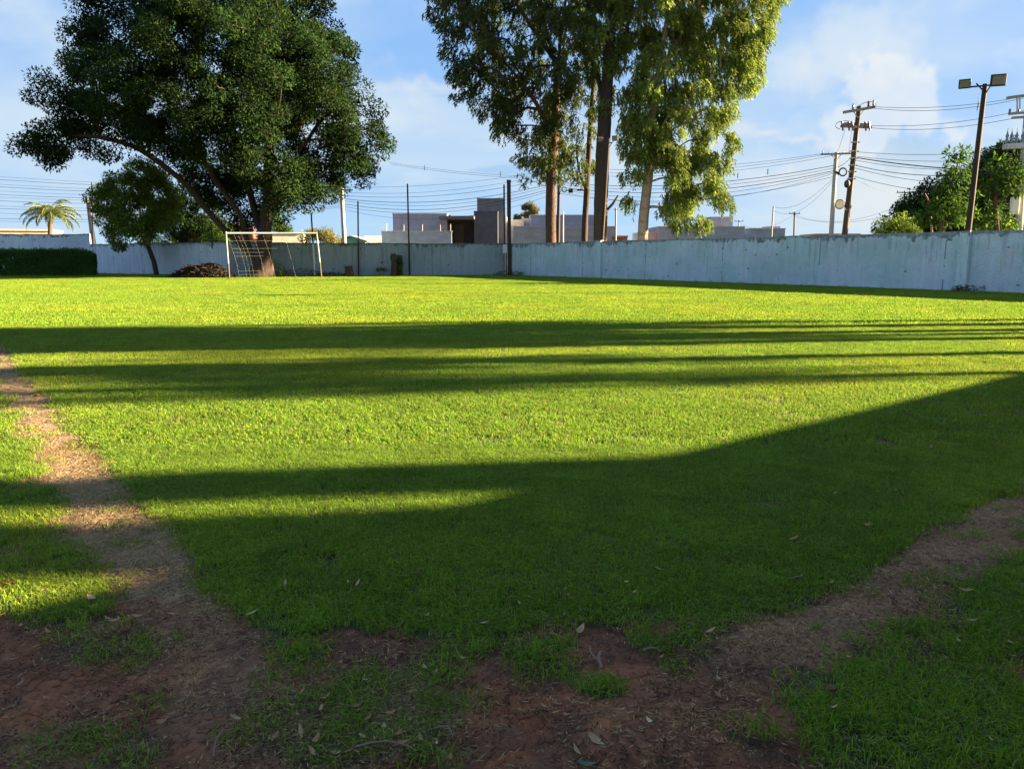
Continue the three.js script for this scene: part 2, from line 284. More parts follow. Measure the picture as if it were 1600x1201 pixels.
part(wallLeft, 'wall_face', wallGeo(leftEnd.clone().sub(KINK), V(0, 0, 0), WALL_H + 0.1, WALL_H, 0.22, 12), wallMat(22, WALL_H, 14, 0.1, lin(1.0, 0.97, 0.97)));
const wallHedge = thing('boundary_wall', 'taller smooth bluish white wall rising behind the clipped hedge', 'wall', leftEnd);
part(wallHedge, 'wall_face', wallGeo(farLeft.clone().sub(leftEnd), V(-0.12, 0, 0), 3.55, 3.45, 0.22, 22), wallMat(20, 3.5, 21, 0.05, lin(1.0, 0.98, 0.99)));

// ---------------------------------------------------------------- foliage
const leafMat = (o = {}) => new THREE.MeshPhysicalMaterial({ vertexColors: true, roughness: 0.93, transmission: 0.42, thickness: 0, side: THREE.DoubleSide, ior: 1.4, specularIntensity: 0.14, ...o });
class Leaves {
  constructor(max) { this.p = new Float32Array(max * 12); this.c = new Float32Array(max * 12); this.n = 0; this.max = max; }
  // a leaf: base, two sides, tip; folded along its middle
  add(x, y, z, ax, ay, az, sx, sy, sz, len, wid, col, fold = 0.25) {
    if (this.n >= this.max) return;
    const o = this.n * 12, p = this.p, m = 0.42;
    const nx = ay * sz - az * sy, ny = az * sx - ax * sz, nz = ax * sy - ay * sx, w = wid / 2, f = fold * w;
    p[o] = x; p[o + 1] = y; p[o + 2] = z;
    p[o + 3] = x + ax * len * m + sx * w + nx * f; p[o + 4] = y + ay * len * m + sy * w + ny * f; p[o + 5] = z + az * len * m + sz * w + nz * f;
    p[o + 6] = x + ax * len * m - sx * w + nx * f; p[o + 7] = y + ay * len * m - sy * w + ny * f; p[o + 8] = z + az * len * m - sz * w + nz * f;
    p[o + 9] = x + ax * len; p[o + 10] = y + ay * len; p[o + 11] = z + az * len;
    for (let k = 0; k < 4; k++) { this.c[o + k * 3] = col[0]; this.c[o + k * 3 + 1] = col[1]; this.c[o + k * 3 + 2] = col[2]; }
    this.n++;
  }
  geometry() {
    const idx = new Uint32Array(this.n * 6); for (let i = 0; i < this.n; i++) idx.set([i * 4, i * 4 + 1, i * 4 + 3, i * 4, i * 4 + 3, i * 4 + 2], i * 6);
    const g = new THREE.BufferGeometry(); g.setAttribute('position', new THREE.BufferAttribute(this.p.slice(0, this.n * 12), 3)); g.setAttribute('color', new THREE.BufferAttribute(this.c.slice(0, this.n * 12), 3)); g.setIndex(new THREE.BufferAttribute(idx, 1)); return g;
  }
}
const unit = r => { const z = r() * 2 - 1, a = r() * 6.2832, s = Math.sqrt(1 - z * z); return V(s * Math.cos(a), z, s * Math.sin(a)); };
function leafCol(cols, r, shift) { const c = cols[Math.floor(r() * cols.length)], k = (0.72 + 0.5 * r()) * shift; return [c[0] * k, c[1] * k, c[2] * k]; }
// a skeleton that reaches from given trunk lines to every point of the crown, thickest where most twigs hang on it
function skeleton(lines, points, twig, bend, r) {
  const nodes = [];
  for (const { pts, from } of lines) {
    const curve = new THREE.CatmullRomCurve3(pts), n = Math.max(3, Math.round(curve.getLength() / 0.6));
    let prev = -1; const sp = curve.getSpacedPoints(n);
    if (from) { let best = 1e9; nodes.forEach((q, i) => { const d = q.p.distanceTo(sp[0]); if (d < best) { best = d; prev = i; } }); sp.shift(); }
    for (const p of sp) { nodes.push({ p, par: prev, path: prev < 0 ? 0 : nodes[prev].path + p.distanceTo(nodes[prev].p), main: true, load: 0 }); prev = nodes.length - 1; }
  }
  const low = nodes[0].p.y, ends = [];
  const order = points.map(q => { let d = 1e9; for (const n of nodes) d = Math.min(d, n.p.distanceToSquared(q.p)); return [d, q]; }).sort((a, b) => a[0] - b[0]);
  for (const [, q] of order) {
    let best = 1e9, k = 0;
    for (let i = 0; i < nodes.length; i++) { const n = nodes[i]; if (n.main && n.p.y < low + 2.5) continue; const d = n.p.distanceTo(q.p) + 0.22 * n.path + (n.p.y > q.p.y ? 0.5 * (n.p.y - q.p.y) * bend : 0); if (d < best) { best = d; k = i; } }
    const a = nodes[k].p, D = a.distanceTo(q.p), n = Math.max(1, Math.round(D / 0.7)), off = unit(r).multiplyScalar(D * 0.10); let prev = k;
    for (let i = 1; i <= n; i++) { const t = i / n, p = a.clone().lerp(q.p, t).addScaledVector(off, Math.sin(t * Math.PI)); p.y += Math.sin(t * Math.PI) * D * 0.08; nodes.push({ p, par: prev, path: nodes[prev].path + p.distanceTo(nodes[prev].p), load: 0 }); prev = nodes.length - 1; }
    nodes[prev].load = 1; ends.push(prev);
  }
  for (let i = nodes.length - 1; i >= 0; i--) { const n = nodes[i]; n.load = Math.max(n.load, 0.6); if (n.par >= 0) nodes[n.par].load += n.load * (n.main ? 1 : 0.94); }
  for (const n of nodes) n.r = twig * Math.pow(n.load, 0.48);
  return nodes;
}
function branchGeos(nodes, seg, trunkR) {   // [trunk, limbs..., thin branches]
  const kids = nodes.map(() => []); nodes.forEach((n, i) => { if (n.par >= 0) kids[n.par].push(i); });
  const chains = [], go = (s, par) => { const c = par >= 0 ? [par, s] : [s]; let k = s; for (;;) { const q = kids[k].sort((a, b) => (nodes[b].main ? 1e6 : 0) + nodes[b].r - (nodes[a].main ? 1e6 : 0) - nodes[a].r); if (!q.length) break; for (const o of q.slice(1)) go(o, k); k = q[0]; c.push(k); } chains.push(c); };
  go(0, -1);
  return chains.map((c, i) => {
    const first = c[0] === 0 && (!chains[i].par);
    const rad = c.map((k, j) => (j === 0 && c.length > 1 && nodes[c[1]].par === k && c[0] !== 0) ? Math.min(nodes[k].r, nodes[c[1]].r * 1.25) : nodes[k].r);
    return { c, rad, main: nodes[c[c.length > 1 ? 1 : 0]].main, pts: c.map(k => nodes[k].p), root: c[0] === 0 && nodes[c[1]].main && nodes[c[1]].par === 0 && first };
  });
}
function tree(name, label, base, o) {
  const r = rng(o.seed), t = thing(name, label, 'tree', base, o.group);
  const rel = p => p.clone().sub(base), pts = [];
  for (const [lx, ly, lr, dz = 0, sq = 1] of o.lobes) {
    const d = -base.z + dz, c = rel(at(lx, ly - (o.up ?? 0), d)), R = lr * d / FPX, n = Math.max(2, Math.round(o.density * R * R));
    for (let i = 0; i < n; i++) { const q = unit(r).multiplyScalar(R * (0.35 + 0.65 * Math.cbrt(r()))); q.y *= sq; q.z *= o.deep ?? 1; pts.push({ p: c.clone().add(q), R }); }
  }
  const lines = o.lines.map(l => ({ from: l.from, pts: l.pts.map(([x, y, dz = 0]) => rel(at(x, y, -base.z + dz))) }));
  lines[0].pts[0].set(0, -0.15, 0);
  const nodes = skeleton(lines, pts, o.twig, o.bend ?? 1, r);
  const R0 = o.trunk; let thin = []; const grown = branchGeos(nodes, 8);
  const kTrunk = R0 / nodes[1].r;
  nodes.forEach(n => { if (n.main) n.r *= kTrunk; });
  let m = 0;
  for (const ch of branchGeos(nodes, 8)) {
    const isRoot = ch.c[0] === 0;
    if (isRoot) {
      const rad = ch.c.map(k => nodes[k].r * (1 + (o.flare ?? 0.3) * Math.exp(-Math.max(0, nodes[k].p.y) / 0.7)));
      part(t, 'trunk', swept(ch.pts, rad, 14, o.knots ?? 0.10, o.seed), o.bark);
    } else if (ch.main || (ch.rad[0] > 0.09 && m < 40)) { m++; const rad = ch.rad.map(x => x * (ch.main ? 0.78 : 1)); if (ch.main && ch.c.length > 1) rad[0] = Math.min(nodes[ch.c[0]].r, nodes[ch.c[1]].r * 1.1); part(t, 'limb', swept(ch.pts, rad, 8, 0.08, o.seed + m), o.bark); }
    else if (ch.pts.length > 1) thin.push(swept(ch.pts, ch.rad.map(x => Math.max(0.012, x)), 4, 0, 1));
  }
  if (thin.length) part(t, 'branches', mergeGeometries(thin), o.bark, 'stuff');
  for (let i = pts.length - 1; i > 0; i--) { const j = Math.floor(r() * (i + 1)); [pts[i], pts[j]] = [pts[j], pts[i]]; }
  const L = new Leaves(o.max ?? 200000), nLeaf = Math.min(o.leaves, Math.floor((o.max ?? 200000) / pts.length)); 
  for (const q of pts) {
    const shift = 0.62 + 0.7 * r(), rc = o.clump * (0.75 + 0.5 * r());
    if (o.hang) {
      for (let s = 0; s < o.strands; s++) {
        const p = q.p.clone().add(unit(r).multiplyScalar(rc * Math.cbrt(r()))), out = V(q.p.x, 0, q.p.z).normalize().multiplyScalar(0.5).add(unit(r).setY(0.1).multiplyScalar(0.6)), len = o.hang * (0.5 + r());
        const n = Math.round(len / 0.075);
        for (let i = 0; i < n; i++) {
          const f = i / n, dx = out.x * (1 - f) ** 1.5 * 0.06, dz = out.z * (1 - f) ** 1.5 * 0.06; p.x += dx; p.z += dz; p.y -= 0.03 + 0.05 * f;
          const a = V((r() - 0.5) * 2.2 + out.x, -0.9 - 0.5 * r(), (r() - 0.5) * 2.2 + out.z).normalize(), sd = a.clone().cross(unit(r)).normalize(), l = o.leaf[0] * (0.7 + 0.6 * r());
          L.add(p.x, p.y, p.z, a.x, a.y, a.z, sd.x, sd.y, sd.z, l, o.leaf[1] * (0.8 + 0.4 * r()), leafCol(o.cols, r, shift), 0.2);
        }
      }
    } else {
      for (let s = 0; s < nLeaf; s++) {
        const u = unit(r), p = q.p.clone().addScaledVector(u, rc * Math.cbrt(r())); p.y = q.p.y + (p.y - q.p.y) * 0.75;
        const a = u.multiplyScalar(0.8).add(unit(r)).add(V(0, -0.35, 0)).normalize(), sd = a.clone().cross(V(r() - 0.5, 1.1, r() - 0.5)).normalize(), l = o.leaf[0] * (0.65 + 0.6 * r());
        L.add(p.x, p.y, p.z, a.x, a.y, a.z, sd.x, sd.y, sd.z, l, o.leaf[1] * (0.75 + 0.5 * r()), leafCol(o.cols, r, shift), 0.3);
      }
    }
  }
  part(t, 'crown', L.geometry(), o.mat ?? leafMat(), 'stuff');
  return t;
}
const bark = (c) => mat(c, { map: barkTex, bumpMap: barkBump, bumpScale: 0.03, roughness: 0.95 });
const barkBrown = bark(lin(0.08, 0.047, 0.034)), barkDark = bark(lin(0.075, 0.05, 0.04)), barkRed = bark(lin(0.125, 0.066, 0.042));
const barkPale = mat(lin(0.36, 0.29, 0.24), { map: smoothBarkTex, bumpMap: barkBump, bumpScale: 0.006 });
const GREEN_DARK = [[0.021, 0.052, 0.013], [0.028, 0.064, 0.013], [0.016, 0.042, 0.014], [0.044, 0.078, 0.015]];
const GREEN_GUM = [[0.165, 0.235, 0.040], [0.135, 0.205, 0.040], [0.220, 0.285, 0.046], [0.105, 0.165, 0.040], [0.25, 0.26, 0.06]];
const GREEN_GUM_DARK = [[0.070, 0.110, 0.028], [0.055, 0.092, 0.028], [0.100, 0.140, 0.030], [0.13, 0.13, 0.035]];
const GREEN_FRESH = [[0.066, 0.128, 0.018], [0.088, 0.16, 0.021], [0.048, 0.10, 0.018]];
const GREEN_MANGO = [[0.12, 0.21, 0.034], [0.17, 0.26, 0.034], [0.08, 0.155, 0.030], [0.26, 0.31, 0.05]];

// the large tree behind the goal
tree('shade_tree', 'very large dark green spreading tree standing behind the goal', ground(408, 433), {
  seed: 11, trunk: 0.66, twig: 0.021, flare: 0.55, knots: 0.22, bark: barkBrown, density: 3.0, clump: 0.92, leaves: 300, leaf: [0.23, 0.125], cols: GREEN_DARK, max: 330000, deep: 1.15,
  lines: [
    { pts: [[408, 431], [410, 405], [414, 370], [418, 320], [420, 260], [420, 190], [410, 110, 1], [400, 40, 1]] },
    { from: 1, pts: [[404, 410], [382, 388], [347, 355], [318, 322], [290, 288, -1], [250, 255, -2], [215, 232, -2.5], [160, 215, -3], [100, 210, -3]] },
    { from: 1, pts: [[413, 372], [402, 345, 1], [390, 300, 2], [375, 240, 3], [350, 170, 3], [300, 90, 3]] },
    { from: 1, pts: [[395, 400], [384, 370, 0], [374, 335, -1], [335, 280, -1], [300, 210, -2], [250, 140, -3]] },
    { from: 1, pts: [[414, 352], [432, 330, 1], [447, 290, 2], [470, 240, 2], [500, 190, 1], [540, 160, 1]] },
    { from: 1, pts: [[418, 330], [450, 270, -2], [480, 220, -3], [520, 220, -3]] },
  ],
  lobes: [[95, 222, 42, -3, 0.6], [62, 240, 30, -3, 0.7], [150, 195, 62, -2, 0.8], [95, 165, 45, -2], [130, 85, 45, 0], [165, 125, 72, -1], [230, 60, 88, 1], [200, 175, 55, -3, 0.8], [250, 150, 80, -4], [310, 10, 100, 2], [330, 90, 95, -4], [290, 205, 60, 2, 0.7], [400, 20, 100, 0], [400, 120, 90, -5], [400, 140, 90, 5], [470, 60, 75, 1], [490, 130, 80, -2], [480, 190, 75, 4], [545, 175, 48, 0], [555, 225, 50, -1, 0.75], [520, 255, 55, 2, 0.7], [470, 290, 46, -2, 0.7], [505, 305, 26, 0], [420, 250, 60, -3, 0.8], [350, 215, 70, -4, 0.8], [345, 275, 45, 3, 0.7], [300, 255, 40, 3, 0.7], [385, 300, 40, 3, 0.7], [450, 320, 22, -2], [385, 335, 26, 3, 0.8], [350, 312, 26, 4, 0.7], [432, 318, 26, 3, 0.8], [400, 350, 14, 4], [445, 300, 26, 4, 0.7], [200, -30, 80, 0], [330, -60, 90, 0], [430, -50, 80, 0]],
});
{ // unseen copy added behind the camera to keep sky light off the near corner
  const c = scene.children[scene.children.length - 1].clone(); c.name = numbered('shade_tree'); c.position.set(5, 0, 11); c.rotation.y = 2.2; c.scale.setScalar(0.8); scene.add(c);
  tag(c, 'added unseen spreading tree behind the camera, dimming the worn corner', 'tree');
}
// four gum trees beyond the long wall
const gumMat = leafMat({ roughness: 0.92, transmission: 0.5 });
const GUMS = 'gum trees beyond the wall';
const gumA = tree('gum_tree', 'tall dark gum tree with a reddish brown trunk, leftmost beyond the long wall', at(861, 425, 66).setY(0), {
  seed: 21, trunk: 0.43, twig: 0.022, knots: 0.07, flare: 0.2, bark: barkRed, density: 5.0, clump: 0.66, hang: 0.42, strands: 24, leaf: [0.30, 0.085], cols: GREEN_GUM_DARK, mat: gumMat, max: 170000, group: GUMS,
  lines: [{ pts: [[861, 428], [861, 300], [867, 200], [873, 90], [884, 0], [892, -70]] }, { from: 1, pts: [[866, 215], [840, 165, -2], [800, 110, -3], [750, 60, -3]] }, { from: 1, pts: [[872, 100], [830, 40, 2], [790, -20, 2]] }, { from: 1, pts: [[871, 165], [892, 172], [915, 182]] }],
  lobes: [[716, 12, 42, -1], [745, 62, 52, -2], [775, 125, 62, -1], [805, 60, 72, 2], [825, 180, 50, 0], [846, 235, 36, 1], [835, 262, 22, 0], [868, 240, 20, -2], [862, 80, 62, -3], [790, -50, 80, 0], [872, -60, 80, 0], [876, 165, 30, 2], [730, -40, 60, 0], [780, 175, 32, -1], [715, 105, 22, -1], [862, 205, 26, -1.2], [858, 250, 16, -1], [872, 130, 30, -1.5], [880, 270, 12, -1]],
});
tree('gum_tree', 'slender gum tree with a thin forked trunk, second of the trees beyond the long wall', at(911, 425, 69).setY(0), {
  seed: 22, trunk: 0.27, twig: 0.018, knots: 0.1, flare: 0.2, bark: barkDark, density: 5.0, clump: 0.55, hang: 0.40, strands: 20, leaf: [0.30, 0.085], cols: GREEN_GUM_DARK, mat: gumMat, max: 40000, group: GUMS,
  lines: [{ pts: [[911, 428], [914, 350], [917, 300], [921, 220], [926, 150], [930, 70]] }, { from: 1, pts: [[916, 300], [906, 270], [900, 235]] }],
  lobes: [[900, 235, 20, 0], [908, 262, 18, -1], [922, 245, 20, 1], [915, 195, 24, 0], [930, 150, 30, 0], [925, 80, 42, 1], [900, 120, 26, 1], [902, 272, 12, 0]],
});
tree('gum_tree', 'thick dark trunked gum tree right behind the floodlight pole in the middle', at(937, 425, 63.5).setY(0), {
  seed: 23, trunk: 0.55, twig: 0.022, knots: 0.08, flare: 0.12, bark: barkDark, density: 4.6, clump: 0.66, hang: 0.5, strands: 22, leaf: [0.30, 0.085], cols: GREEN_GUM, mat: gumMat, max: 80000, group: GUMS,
  lines: [{ pts: [[937, 428], [939, 320], [943, 220], [950, 110], [957, 20], [962, -70]] }, { from: 1, pts: [[947, 170], [925, 95, 1], [905, 70, 2], [890, 40, 2]] }, { from: 1, pts: [[950, 120], [975, 60, -1], [990, 0, -1]] }],
  lobes: [[938, 70, 36, -1], [950, 120, 26, 1], [960, 20, 52, 0], [925, -20, 60, 1], [985, 70, 34, 0], [960, -70, 70, 0], [905, 45, 34, 1], [958, 160, 16, -1], [985, 130, 20, 0], [940, 165, 14, 1]],
});
tree('gum_tree', 'sunlit gum tree with a pale smooth trunk and hanging light green leaves', at(1003, 425, 62.5).setY(0), {
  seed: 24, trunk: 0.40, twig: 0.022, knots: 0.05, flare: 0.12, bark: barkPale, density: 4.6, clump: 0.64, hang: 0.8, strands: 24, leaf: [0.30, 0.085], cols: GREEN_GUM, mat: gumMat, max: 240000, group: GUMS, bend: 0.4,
  lines: [{ pts: [[1003, 428], [1006, 340], [1013, 275], [1018, 210], [1028, 120], [1042, 30], [1055, -70]] }, { from: 1, pts: [[1016, 230], [1042, 185, -1], [1062, 155, -1]] }, { from: 1, pts: [[1028, 130], [1060, 60, 1], [1110, -10, 1]] }],
  lobes: [[1010, 190, 36, 1], [1035, 262, 30, -2], [1060, 215, 46, 0], [1095, 150, 55, -1], [1055, 85, 58, 2], [1120, 80, 60, 0], [1160, 55, 42, -1], [1172, -5, 48, 0], [1100, -20, 70, 2], [1168, 108, 26, 0], [1128, 235, 22, -1], [1146, 222, 13, -1], [1085, 282, 34, -1], [1072, 312, 24, 0], [1118, 305, 20, -2], [1055, 300, 26, 0], [1000, 130, 28, 1], [992, 265, 14, -1], [1025, 10, 58, 0], [1120, -90, 80, 0], [1045, -80, 70, 0], [1192, 50, 20, 0], [1075, 250, 30, 1], [990, 310, 10, 0], [985, 190, 22, -1], [980, 240, 15, -1], [1000, 252, 18, -1.2], [1012, 205, 24, -1.5], [1022, 150, 28, -1.6], [1030, 95, 28, -1.6], [1035, 225, 26, -1.4], [1040, 322, 18, -1], [1100, 335, 14, -1], [1062, 345, 12, -1]],
});
// trees beyond the wall that stand outside the picture and shade the field
{
  const spots = [[15.6, 33, 1.22, 0.60, 1.4], [14.4, 33, 1.2, 0.56, 2.6], [12.9, 34, 1.25, 0.50, 4.0], [10.9, 33, 1.22, 0.46, 0.4], [9.0, 34, 1.2, 0.36, 5.2], [5.1, 26, 1.65, 0.90, 3.3], [4.12, 26, 1.65, 1.0, 0.9], [16.6, 34, 1.15, 0.44, 2.2], [13.7, 35, 1.15, 0.40, 5.6]];
  spots.forEach(([z0, x, h, w, a], i) => {
    const c = gumA.clone(); c.name = numbered('gum_tree'); scene.add(c);
    c.position.set(x, 0, -z0 - 0.1209 * x); c.rotation.y = a; c.scale.set(w, h, w);
    tag(c, ['tall gum tree beside the field, nearest the corner of the low building', 'gum tree behind the low building, closest to its end wall', 'gum tree beside the field, ' + ['second', 'third', 'fifth', 'sixth', 'seventh', '', '', 'first', 'fourth'][i] + ' from the far end of its row'][i === 5 ? 0 : i === 6 ? 1 : 2], 'tree', i === 5 || i === 6 ? undefined : 'gum trees in a row beside the field');
  });
}
// small trees, shrubs and hedge
const waxy = leafMat({ roughness: 0.88, transmission: 0.35 });
{
  const b = at(244, 425, 61.5); b.y = 0;
  tree('mango_tree', 'small round crowned dense tree with a leaning thin trunk in front of the white wall', b, {
    seed: 31, trunk: 0.17, twig: 0.013, knots: 0.08, flare: 0.2, bark: barkDark, density: 9.5, clump: 0.58, leaves: 190, leaf: [0.27, 0.10], cols: GREEN_MANGO, mat: waxy, max: 60000,
    lines: [{ pts: [[244, 428], [240, 408], [231, 385], [222, 350], [215, 310]] }, { from: 1, pts: [[230, 382], [250, 350], [260, 310]] }, { from: 1, pts: [[228, 375], [190, 345], [170, 320]] }],
    up: 12, lobes: [[165, 325, 22, 0], [170, 350, 22, 1], [195, 310, 30, 0], [215, 285, 24, -1], [240, 280, 22, 1], [255, 310, 26, 0], [215, 340, 34, 0], [250, 345, 24, -1], [195, 365, 22, 0], [180, 375, 13, 1], [225, 370, 18, -1], [262, 335, 14, 0], [188, 398, 3, 0]],
  });
  const shrub = (name, label, px, py, d, lobes, cols, dens, leaf, seed, trunkPts, m = waxy, tr = 0.1) => tree(name, label, at(px, 425, d).setY(0), { seed, trunk: tr, twig: 0.012, bark: barkDark, density: dens, clump: 0.62, leaves: 200, leaf, cols, mat: m, max: 60000, lines: [{ pts: trunkPts }], lobes });
  shrub('broad_tree', 'dark broad tree beyond the wall between the small leaning tree and the large tree', 305, 380, 80, [[285, 350, 34, 0], [300, 320, 34, 1], [310, 365, 30, 0], [270, 365, 28, -1], [335, 340, 26, 0], [265, 330, 26, 2]], GREEN_DARK, 5, [0.28, 0.12], 32, [[303, 428], [304, 395], [302, 360], [300, 330]]);
  shrub('leafy_shrub', 'bright yellow green shrub showing above the wall left of the goal', 340, 380, 76, [[338, 362, 14, 0], [348, 372, 14, 0], [328, 375, 12, 0]], GREEN_FRESH, 12, [0.26, 0.11], 33, [[338, 425], [338, 395], [339, 370]], leafMat(), 0.06);
  shrub('flowering_bush', 'pale yellow green bush above the wall right of the goal', 500, 375, 74, [[503, 364, 13, 0], [488, 372, 11, 0], [517, 371, 10, 0], [475, 374, 8, 1]], [[0.22, 0.20, 0.05], [0.17, 0.18, 0.05], [0.28, 0.24, 0.07]], 14, [0.22, 0.07], 34, [[500, 425], [500, 395], [501, 370]], leafMat(), 0.05);
  shrub('leafy_shrub', 'dark leafy shrub behind the large tree trunk above the white house', 437, 360, 82, [[440, 356, 12, 0], [431, 346, 10, 0]], GREEN_FRESH, 12, [0.24, 0.1], 35, [[437, 425], [437, 395], [437, 360]], leafMat(), 0.06);
  shrub('acacia_tree', 'distant pale rounded tree above the houses, left of the gum trees', 822, 330, 150, [[815, 333, 13, 0], [828, 331, 13, 1], [838, 336, 9, 0], [806, 340, 8, 0]], [[0.17, 0.17, 0.07], [0.20, 0.19, 0.08]], 3.2, [0.42, 0.16], 36, [[822, 412], [822, 380], [822, 345]], leafMat(), 0.16);
  // trees at the right, behind the wall
  tree('broad_tree', 'large dark domed tree behind the floodlight pole at the right', at(1545, 430, 58).setY(0), { seed: 41, trunk: 0.4, twig: 0.02, bark: barkDark, density: 4.6, clump: 0.95, leaves: 420, leaf: [0.26, 0.13], cols: GREEN_DARK, max: 90000,
    lines: [{ pts: [[1545, 430], [1545, 380], [1548, 330], [1555, 280]] }], lobes: [[1480, 330, 46, 0], [1440, 340, 34, 1], [1520, 300, 44, 0], [1560, 275, 38, 2], [1590, 262, 36, 0], [1560, 330, 50, -1], [1610, 310, 50, 0], [1400, 352, 18, 0], [1425, 325, 18, 0], [1640, 290, 50, 0], [1655, 250, 40, 0]] });
  tree('fig_tree', 'young bright green tree with large leaves and an upright shoot, left of the floodlight pole', at(1500, 430, 44).setY(0), { seed: 42, trunk: 0.13, twig: 0.014, bark: barkRed, density: 9, clump: 0.50, leaves: 80, leaf: [0.34, 0.14], cols: GREEN_FRESH, mat: leafMat(), max: 60000,
    lines: [{ pts: [[1474, 430], [1473, 380], [1473, 340], [1480, 312], [1492, 275], [1497, 255]] }, { from: 1, pts: [[1475, 330], [1510, 310], [1545, 290]] }, { from: 1, pts: [[1474, 345], [1460, 330], [1445, 320]] }],
    lobes: [[1498, 243, 9, 0], [1492, 262, 13, 0], [1500, 278, 11, 0], [1478, 300, 18, 0], [1505, 305, 18, 1], [1462, 318, 16, 0], [1490, 325, 20, -1], [1448, 335, 12, 0], [1480, 345, 17, 0], [1512, 335, 14, 0]] });
  tree('fig_tree', 'bright green large leaved tree reaching right of the floodlight pole above the wall', at(1560, 430, 45).setY(0), { seed: 43, trunk: 0.13, twig: 0.014, bark: barkRed, density: 8, clump: 0.50, leaves: 80, leaf: [0.34, 0.14], cols: GREEN_FRESH, mat: leafMat(), max: 60000,
    lines: [{ pts: [[1562, 430], [1560, 380], [1556, 330], [1556, 280]] }, { from: 1, pts: [[1557, 320], [1585, 290], [1600, 275]] }],
    lobes: [[1555, 268, 16, 0], [1572, 262, 15, 0], [1590, 282, 16, 0], [1545, 295, 13, 0], [1550, 320, 12, 0], [1568, 300, 13, 0], [1604, 265, 14, 0], [1538, 345, 10, 0]] });
  shrub('leafy_shrub', 'bright yellow green shrub peeping over the wall beside the far crossarm pole', 1400, 360, 52, [[1392, 357, 9, 0], [1408, 353, 10, 0], [1422, 360, 9, 0], [1380, 362, 7, 0], [1402, 365, 10, 0]], [[0.17, 0.24, 0.03], [0.13, 0.20, 0.03]], 22, [0.20, 0.09], 44, [[1400, 425], [1400, 385], [1401, 360]], leafMat(), 0.05);
  shrub('leafy_shrub', 'olive green low shrub above the wall between floodlight pole and transformer pole', 1560, 358, 46, [[1545, 356, 10, 0], [1565, 350, 10, 0], [1580, 356, 9, 0], [1555, 366, 10, 0]], GREEN_MANGO, 20, [0.2, 0.09], 45, [[1560, 425], [1560, 385], [1560, 360]], leafMat(), 0.05);
}
// clipped hedge at the left
{
  const r = rng(51), a = at(-60, 425, 58).setY(0), b = at(147, 428, 60.5).setY(0), d = b.clone().sub(a), L = d.length(); d.normalize(); const n = V(-d.z, 0, d.x);
  const t = thing('hedge', 'long dark green clipped hedge along the foot of the wall at the left', 'hedge', a), lv = new Leaves(130000), H = 1.86, D = 1.7;
  for (let i = 0; i < 300000; i++) {
    let s = r() * L, w = (r() - 0.5) * D, y = 0.12 + r() * (H - 0.1); const face = r();
    if (face < 0.5) w = (r() < 0.75 ? 1 : -1) * (D / 2 - r() * r() * 0.28); else if (face < 0.85) y = H - r() * r() * 0.22; else if (face < 0.9) s = L - r() * r() * 0.3;
    const bump = (fbm(s * 0.9, y * 1.2 + w, 4) - 0.5) * 0.8, end = Math.max(0, s - (L - 0.9)); if (end > 0 && y > H - end * 0.3) y -= end * 0.3; if (fbm(s * 1.5 + 9, y * 1.5 + 30, 3) < 0.30) continue; if (y < 0.5 && r() < 0.6) continue;
    const p = d.clone().multiplyScalar(s).addScaledVector(n, w + bump * (w > 0 ? 1 : -1)); p.y = y + (face >= 0.5 && face < 0.85 ? bump * 0.55 + (r() < 0.06 ? r() * 0.22 : 0) : 0);
    const q = unit(r), sd = q.clone().cross(unit(r)).normalize(); lv.add(p.x, p.y, p.z, q.x, q.y, q.z, sd.x, sd.y, sd.z, 0.11 + 0.08 * r(), 0.065, leafCol(GREEN_DARK, r, 2.8));
  }
  part(t, 'foliage', lv.geometry(), waxy, 'stuff');
  const st = []; for (let s = 0.3; s < L; s += 0.42) for (let k = 0; k < 2; k++) { const o = (r() - 0.5) * 0.9, p = d.clone().multiplyScalar(s).addScaledVector(n, o); st.push(cyl(V(p.x, -0.05, p.z), V(p.x + (r() - 0.5) * 0.5, 1.2 + 0.4 * r(), p.z + (r() - 0.5) * 0.5), 0.025, 0.012, 5)); }
  part(t, 'stems', st, barkDark, 'stuff');
}
